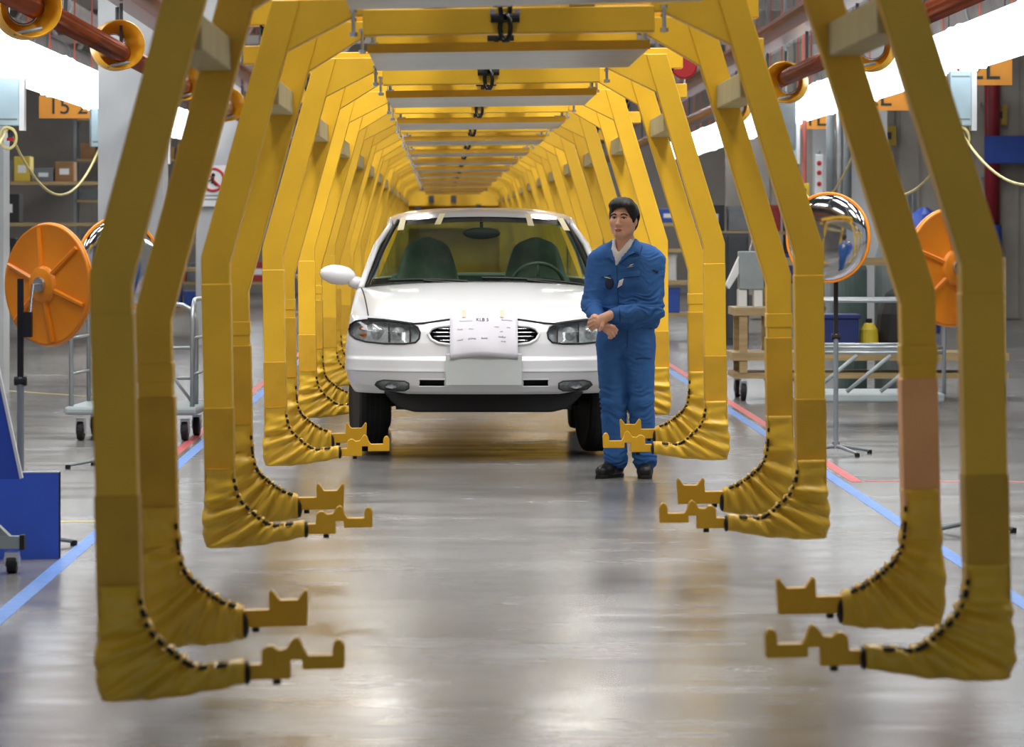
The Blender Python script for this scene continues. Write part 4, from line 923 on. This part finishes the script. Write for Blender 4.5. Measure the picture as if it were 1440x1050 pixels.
item('bench_machine', 'small grey-white clamping machine on the wooden trolley end', 'machine', (2.66, 31.95, .83), [('body', MB().box((-.10, -.10, .16), (.12, .12, .50)), GREYT), ('side_shell', MB().prism([(-.10, .46), (-.22, .20), (-.19, .16), (-.10, .30)][::-1], -.08, .06), WHITEP), ('leg_block', MB().box((-.11, -.08, 0), (-.03, .08, .16)), WHITEP), ('leg_block', MB().box((.03, -.08, 0), (.11, .08, .16)), WHITEP), ('dark_panel', MB().box((.13, -.10, .18), (.16, .12, .46)), DGREY), ('top_lever', MB().tube([(0, 0, .50), (.06, 0, .72)], .012, 6), STEEL)])
item('parts_bin', 'dark blue plastic bin on the wooden trolley deck', 'bin', (3.35, 31.9, .43), [('bin_shell', MB().box((-.26, -.2, .0), (.26, .2, .32)), mat('navy_plastic', (26, 42, 104), .5)), ('bin_lip', MB().box((-.28, -.22, .30), (.28, .22, .34)), mat('navy_plastic', (26, 42, 104), .5))])
item('yellow_canister', 'small yellow canister on the wooden trolley deck', 'canister', (3.72, 31.85, .43), [('canister_body', MB().lathe([(.06, 0), (.09, .02), (.08, .20), (.04, .26)], 16), mat('canister_yellow', (214, 190, 50), .5)), ('cap', MB().cyl((0, 0, .26), (0, 0, .30), .03, n=10), BLACK)])
item('dark_sack', 'black slumped sack on the wooden trolley deck', 'sack', (4.05, 31.95, .43), [('sack_body', MB().lathe([(.24, 0), (.27, .10), (.24, .34), (.17, .52), (.06, .60)], 14), BLACK), ('sack_tie', MB().cyl((0, 0, .58), (0, 0, .64), .05, n=8), DGREY)])
item('gas_cylinder', 'dark green-grey gas cylinder behind the wooden trolley', 'cylinder', (3.72, 33.2, 0), [('cylinder_body', MB().lathe([(.13, 0), (.14, .03), (.14, 1.15), (.10, 1.30), (.03, 1.34)], 20), mat('cylinder_green_grey', (84, 104, 102), .4)), ('valve', MB().cyl((0, 0, 1.34), (0, 0, 1.44), .025, n=8), STEEL)])
item('gas_cylinder', 'second gas cylinder beside the dark green-grey one, slightly paler', 'cylinder', (4.08, 33.3, 0), [('cylinder_body', MB().lathe([(.13, 0), (.14, .03), (.14, 1.25), (.10, 1.40), (.03, 1.44)], 20), mat('cylinder_pale', (116, 128, 130), .4)), ('valve', MB().cyl((0, 0, 1.44), (0, 0, 1.54), .025, n=8), STEEL)])
# ------------------------------------------------------------------ blue boards at the left edge
BEDGE = mat('board_edge_white', (220, 224, 232), .5)
t = thing('blue_floor_board', 'blue board standing upright on the floor at the left edge', 'board', (-1.83, 16.5, 0), .10)
MB().box((-1.0, 0, 0.0), (0, .022, .40)).build('board', BLUEP, t); MB().box((-.002, -.002, .0), (.006, .024, .402)).build('edge_strip', mat('dark_edge', (30, 34, 60), .5), t); MB().box((-1.0, -.001, .40), (0, .023, .406)).build('edge_strip', BEDGE, t)
t = thing('display_stand', 'wheeled stand with a tilted blue panel at the left edge', 'stand', (-2.2, 15.9, 0))
MB().prism([(.272, .42), (.095, 1.25), (-.9, 1.25), (-.9, .405)][::-1], -.10, -.07).build('tilted_panel', mat('panel_blue_deep', (38, 74, 188), .35, var=.05), t)
MB().prism([(.272, .42), (.284, .424), (.107, 1.254), (.095, 1.25)], -.104, -.066).build('panel_edge', BEDGE, t)
MB().box((-.8, -.10, .11), (.27, -.05, .165)).build('foot_bar', GREYT, t); MB().box((.271, -.105, .105), (.292, -.045, .17)).build('bar_cap', BLACK, t)
MB().tube([(.22, -.075, .15), (.02, -.075, .34), (-.25, -.075, .62)], .024, 4).build('brace', GREYT, t); MB().box((-.60, -.10, .165), (-.54, -.04, .45)).build('upright', GREYT, t)
for x in (.235, -.7): caster(t, x, -.075, .045)

tb_ = thing('tool_balancer', 'red tool balancer hanging high right of the tunnel, above the copper rail', 'tool', (2.02, 31.2, 2.78))
MB().lathe([(.02, -.05), (.10, -.05), (.115, -.03), (.115, .03), (.10, .05), (.02, .05)], 20, Matrix.Translation((0, 0, .18)) @ Matrix.Rotation(PI/2, 4, 'X')).build('drum', RED, tb_, smooth=False)
MB().cyl((0, 0, 0), (0, 0, .08), .012, n=8).build('hook', STEEL, tb_); MB().cyl((0, 0, .28), (0, 0, CEIL_Z-2.78), .008, n=6).build('hanging_cable', DGREY, tb_)
# ------------------------------------------------------------------ background: racks, wall siding, ducts, far lifter
CART = {'white': mat('carton_white', (206, 206, 204), .6, var=.08), 'brown': mat('carton_brown', (146, 108, 70), .7, var=.1), 'yellow': mat('bin_yellow', (214, 186, 70), .5, var=.06),
        'blue': mat('bin_blue', (44, 78, 164), .5, var=.06), 'grey': mat('bin_grey', (112, 116, 120), .6, var=.08), 'black': mat('bin_black', (36, 38, 42), .6), 'red': mat('bin_red', (158, 46, 48), .5)}
NTH = ['first', 'second', 'third', 'fourth', 'fifth', 'sixth', 'seventh', 'eighth', 'ninth', 'tenth']
def rack(x0, x1, y, shelves, nm, cols, seed, depth=.6, top=None, um=None):
    rr = random.Random(seed); um = um or GREYM
    t = thing('storage_rack', nm[0].upper()*0+f'{nm} with boxes on its shelves', 'rack', ((x0+x1)/2, y, 0)); hw_ = (x1-x0)/2; top = top or shelves[-1]+.6
    for sx in (-1, 1):
        for yy in (0, depth): MB().box((sx*hw_-.03, yy-.03, 0), (sx*hw_+.03, yy+.03, top)).build('upright', um, t)
    for z in shelves:
        MB().box((-hw_, -.03, z-.05), (hw_, depth+.03, z)).build('shelf_board', WOOD, t)
    for si, z in enumerate(shelves):
        x = x0+.10; k = 0
        while x < x1-.3:
            w_ = rr.uniform(.22, .46); hh = rr.uniform(.18, .42); c = rr.choice(cols)
            if x+w_ > x1-.08: break
            if rr.random() < .88:
                lab = f'{c} box, {NTH[min(k, 9)]} along the {NTH[si]} shelf of the {nm}'
                b = thing('storage_box', lab, 'box', (x+w_/2, y+.05, z), 0, 'boxes on the '+nm)
                MB().box((-w_/2, 0, 0), (w_/2, .42, hh)).build('box_body', CART[c], b, bevel=.012)
                if rr.random() < .5: MB().box((-w_/2-.008, -.01, hh-.05), (w_/2+.008, .43, hh+.01)).build('box_lid', CART[c], b)
                else: MB().box((-w_*.25, -.004, hh*.35), (w_*.25, .0, hh*.65)).build('box_tag', WHITEP, b)
                k += 1
            x += w_+rr.uniform(.02, .12)
rack(-6.6, -4.5, 50, [.45, 1.05, 1.62, 2.2], 'left open rack', ['grey', 'white', 'yellow', 'black', 'brown', 'white', 'black'], 3)
rack(-4.35, -3.45, 50.5, [.42, .98, 1.55], 'blue and white bin rack', ['blue', 'white', 'blue', 'grey'], 5, um=BLUEP)
rack(-2.75, -2.25, 52.5, [.30, .85, 1.4], 'narrow left rack beside the tunnel', ['grey', 'red', 'white', 'black'], 9)
rack(2.75, 3.40, 50, [.35, .80, 1.25, 1.62], 'grey rack right behind the worker', ['grey', 'white', 'blue', 'black', 'white'], 12, um=BLUEP)
rack(3.5, 4.9, 52, [.35, .90, 1.5], 'dark rack right of the tunnel', ['black', 'grey', 'black', 'grey', 'red'], 14, um=DGREY)
rack(5.6, 7.0, 54, [.35, .95, 1.5], 'rack in front of the right wall', ['grey', 'black', 'brown', 'blue', 'white'], 17)
rack(-7.4, -3.2, 69.5, [.5, 1.3, 2.1, 2.9, 3.7], 'tall far left rack', ['grey', 'brown', 'grey', 'black', 'brown', 'red'], 21, top=4.5)
item('steel_cabinet', 'dark steel cabinet standing right of the tunnel', 'cabinet', (3.62, 47, 0), [('cabinet_body', MB().box((-.28, 0, 0), (.28, .5, 1.48)), DGREY), ('door', MB().box((-.26, -.015, .08), (-.01, 0, 1.44)), DGREY), ('door', MB().box((.01, -.015, .08), (.26, 0, 1.44)), DGREY), ('handle', MB().box((-.04, -.03, .70), (-.02, -.015, .86)), STEEL)])
item('desk_monitor', 'dark monitor on a pole behind the silver trolley', 'monitor', (3.35, 36.0, 0), [('base', MB().box((-.20, -.15, 0), (.20, .15, .03)), DGREY), ('pole', MB().cyl((0, 0, .03), (0, 0, 1.0), .02, n=8), DGREY), ('screen', MB().box((-.24, -.03, .98), (.24, .02, 1.30)), BLACKG), ('blue_cover', MB().box((-.22, -.035, 1.0), (.22, -.03, 1.28)), mat('navy_plastic', (26, 42, 104), .5))])
item('paint_drum', 'blue round drum on a bench far right', 'drum', (6.95, 52.5, 0), [('drum_body', MB().lathe([(.22, 0), (.24, .02), (.24, .6), (.245, .62), (.24, .64), (.24, 1.5), (.18, 1.75), (.05, 1.85)], 20), BLUEP), ('drum_band', MB().lathe([(.243, .9), (.25, .92), (.25, .96), (.243, .98)], 20, cap=False), STEEL)])
# right partition wall of ribbed sheets
SIDEM = mat('siding_grey_beige', (158, 152, 144), .6, var=.08, scale=1.5)
pw = struct(MB().box((4.6, 60.0, 0), (14.9, 60.15, CEIL_Z)).build('wall_partition', SIDEM))
for k in range(24):
    x = 4.75+k*.42; struct(MB().box((x-.16, 59.955, 0.02), (x+.16, 60.0, 6.8)).build('siding_panel', SIDEM, pw)); 
for o in bpy.data.objects:
    if o.name.startswith('siding_panel') and 'kind' in o: del o['kind']
rp = thing('red_riser_pipe', 'dark red vertical pipe on the far right wall', 'pipe', (9.05, 59.75, 0)); MB().cyl((0, 0, 1.6), (0, 0, 5.9), .13, n=16).build('pipe', mat('dark_red_paint', (142, 34, 48), .45), rp, smooth=True)
MB().cyl((0, 0, .9), (0, 0, 1.6), .16, n=14).build('valve_body', mat('valve_blue', (40, 80, 170), .5), rp); MB().cyl((0, 0, 0), (0, 0, .9), .10, n=12).build('pipe_foot', mat('dark_red_paint', (142, 34, 48), .45), rp)
for z in (2.4, 3.6): MB().box((-.17, .0, z), (.17, .2, z+.06)).build('pipe_clamp', GREYM, rp)
bs_ = thing('blue_wall_sign', 'blank blue sign board hung on the far right wall', 'sign', (9.36, 59.48, 2.86)); MB().box((-.48, 0, -.23), (.48, .03, .23)).build('sign_board', mat('sign_blue', (34, 66, 150), .5), bs_)
MB().box((-.46, -.006, -.21), (.46, 0, .21)).build('sign_face', mat('sign_blue2', (38, 72, 158), .45), bs_)
for s in (-1, 1): MB().cyl((s*.4, .015, .23), (s*.4, .015, 1.6), .008, n=5).build('sign_wire', DGREY, bs_)
DULLY = mat('dull_yellow_sign', (190, 160, 60), .5)
for i, (x, z, lab) in enumerate([(9.15, 3.45, 'small dull yellow sign above the blue wall sign'), (7.28, 3.10, 'small dull yellow sign left of the blue wall sign')]):
    q = thing('small_wall_sign', lab, 'sign', (x, 59.85, z)); MB().box((-.17, 0, -.17), (.17, .03, .17)).build('sign_board', DULLY, q); MB().box((-.09, -.004, -.06), (.09, 0, .06)).build('dark_mark', DGREY, q)
wb = thing('white_panel_board', 'pale upright panel board with blue top at the far right edge', 'board', (9.7, 55.5, 0)); MB().box((-.30, 0, .35), (.6, .04, 1.45)).build('board', mat('pale_lilac', (188, 188, 200), .5), wb); MB().box((-.34, -.01, 1.45), (.64, .05, 1.56)).build('top_rail', BLUEP, wb)
for x in (-.28, .58): MB().box((x-.02, 0, 0), (x+.02, .04, .35)).build('leg', DGREY, wb)
# vertical pipes and hanging devices right of the second carrier
for i, (px, d, r, m_, z0, lab) in enumerate([(1168, 45, .055, GREYM, 0, 'pale vertical conduit behind the second right arm, leftmost'), (1180, 45, .05, STEEL, 0, 'bright vertical conduit behind the second right arm, middle'), (1192, 45.4, .05, GREYM, 0, 'grey vertical conduit behind the second right arm, rightmost'), (1131, 44, .03, mat('dull_red_paint', (170, 90, 84), .5), 1.85, 'thin red hanging conduit above the yellow control box')]):
    p = at(px, 300, d); q = MB(); q.cyl((0, 0, z0), (0, 0, 5.8), r, n=12); q.cyl((0, 0, 3.0), (0, 0, 3.06), r*1.35, n=12); o = q.build('conduit_pipe', m_, None, smooth=False, loc=(p.x, p.y, 0)); tag(o, lab, 'pipe')
p = at(1131, 268, 44); item('control_box', 'small yellow control box hanging on the red conduit', 'control box', (p.x, p.y, p.z-.13), [('box_body', MB().box((-.06, -.05, 0), (.06, .05, .22)), mat('control_yellow', (214, 180, 40), .5)), ('button', MB().cyl((0, -.06, .07), (0, -.05, .07), .02, n=8), BLACK), ('button', MB().cyl((0, -.06, .14), (0, -.05, .14), .02, n=8), BLACK)])
p = at(1152, 245, 44.6); q = item('notice_strip', 'narrow white notice strip with red marks behind the second right arm', 'sign', (p.x, p.y, p.z), [('strip_board', MB().box((-.05, 0, -.25), (.05, .02, .25)), WHITEP), ('strip_post', MB().cyl((0, .03, -p.z), (0, .03, .3), .02, n=8), GREYM)])
for z in (-.12, .02, .14): MB().ell((0, -.004, z), (.03, .006, .03)).build('red_mark', RED, q)
p = at(1105, 190, 41.3); item('grey_cabinet_box', 'grey electrical box hanging high behind the second right arm', 'electrical box', (p.x, p.y, 2.45), [('box_body', MB().box((-.12, 0, 0), (.12, .15, .62)), GREYM), ('box_door', MB().box((-.10, -.01, .03), (.10, 0, .59)), GREYM), ('conduit', MB().cyl((0, .07, .62), (0, .07, 5.5), .02, n=8), GREYM)])
# roof girders, ducts and cable trays
TRUSS = mat('truss_grey_brown', (120, 114, 112), .6, var=.12, scale=2)
for k, y in enumerate((40, 49, 58, 67, 76)):
    t = thing('roof_girder', f'grey lattice roof girder spanning the hall, {NTH[k]} from the camera', 'girder', (.3, y, 4.55)); W_ = 13.5
    MB().box((-W_, -.08, 0), (W_, .08, .14)).build('bottom_chord', TRUSS, t); MB().box((-W_, -.08, 1.35), (W_, .08, 1.5)).build('top_chord', TRUSS, t)
    for j in range(18):
        x = -W_+j*1.5; MB().tube([(x, 0, .12), (x+.75, 0, 1.4)], .045, 5).build('lattice_bar', TRUSS, t); MB().tube([(x+.75, 0, 1.4), (x+1.5, 0, .12)], .045, 5).build('lattice_bar', TRUSS, t)
for x, z, r, lab in ((-5.4, 3.9, .20, 'grey round air duct high on the left'), (-4.86, 4.3, .12, 'thin grey pipe high on the left'), (6.0, 4.0, .22, 'grey round air duct high on the right'), (4.95, 4.35, .12, 'thin grey pipe high on the right'), (-6.4, 4.3, .15, 'outer grey pipe high on the left'), (7.4, 4.2, .15, 'outer grey pipe high on the right')):
    t = thing('air_duct', lab, 'duct', (x, 30, z)); MB().cyl((0, 0, 0), (0, 29.5 if x > 0 else 54, 0), r, n=18).build('duct_tube', TRUSS, t, smooth=True)
    for k in range(7): MB().cyl((0, 2+k*4, 0), (0, 2.08+k*4, 0), r*1.08, n=18).build('duct_flange', GREYM, t)
# far lifter closing the tunnel
t = thing('drop_lifter', 'yellow lifting station closing the far end of the carrier tunnel', 'lifter', (.0, 79, 0))
LY = mat('lifter_yellow', (226, 176, 40), .5, var=.1, scale=2)
for s in (-1, 1): MB().box((s*1.15-.14, 0, 0), (s*1.15+.14, .3, 4.6)).build('post', LY, t)
for z0, z1 in ((3.6, 4.0), (2.9, 3.2), (2.62, 2.75), (2.05, 2.38), (1.55, 1.95)): MB().box((-1.0, .05, z0), (1.0, .2, z1)).build('cross_panel', LY, t)
for x in (-.85, -.5, .25, .6): MB().box((x, .30, 2.36), (x+.26, .33, 2.64)).build('window_pane', mat('window_blue_grey', (84, 84, 110), .3), t)
MB().box((-1.3, .36, 0), (1.3, .5, 4.4)).build('back_panel', LY, t)
for x, z in ((-.5, 2.2), (.0, 2.2), (.55, 2.0), (-.8, 1.95)): MB().box((x-.06, -.01, z-.08), (x+.06, .05, z+.08)).build('motor_box', DGREY, t)
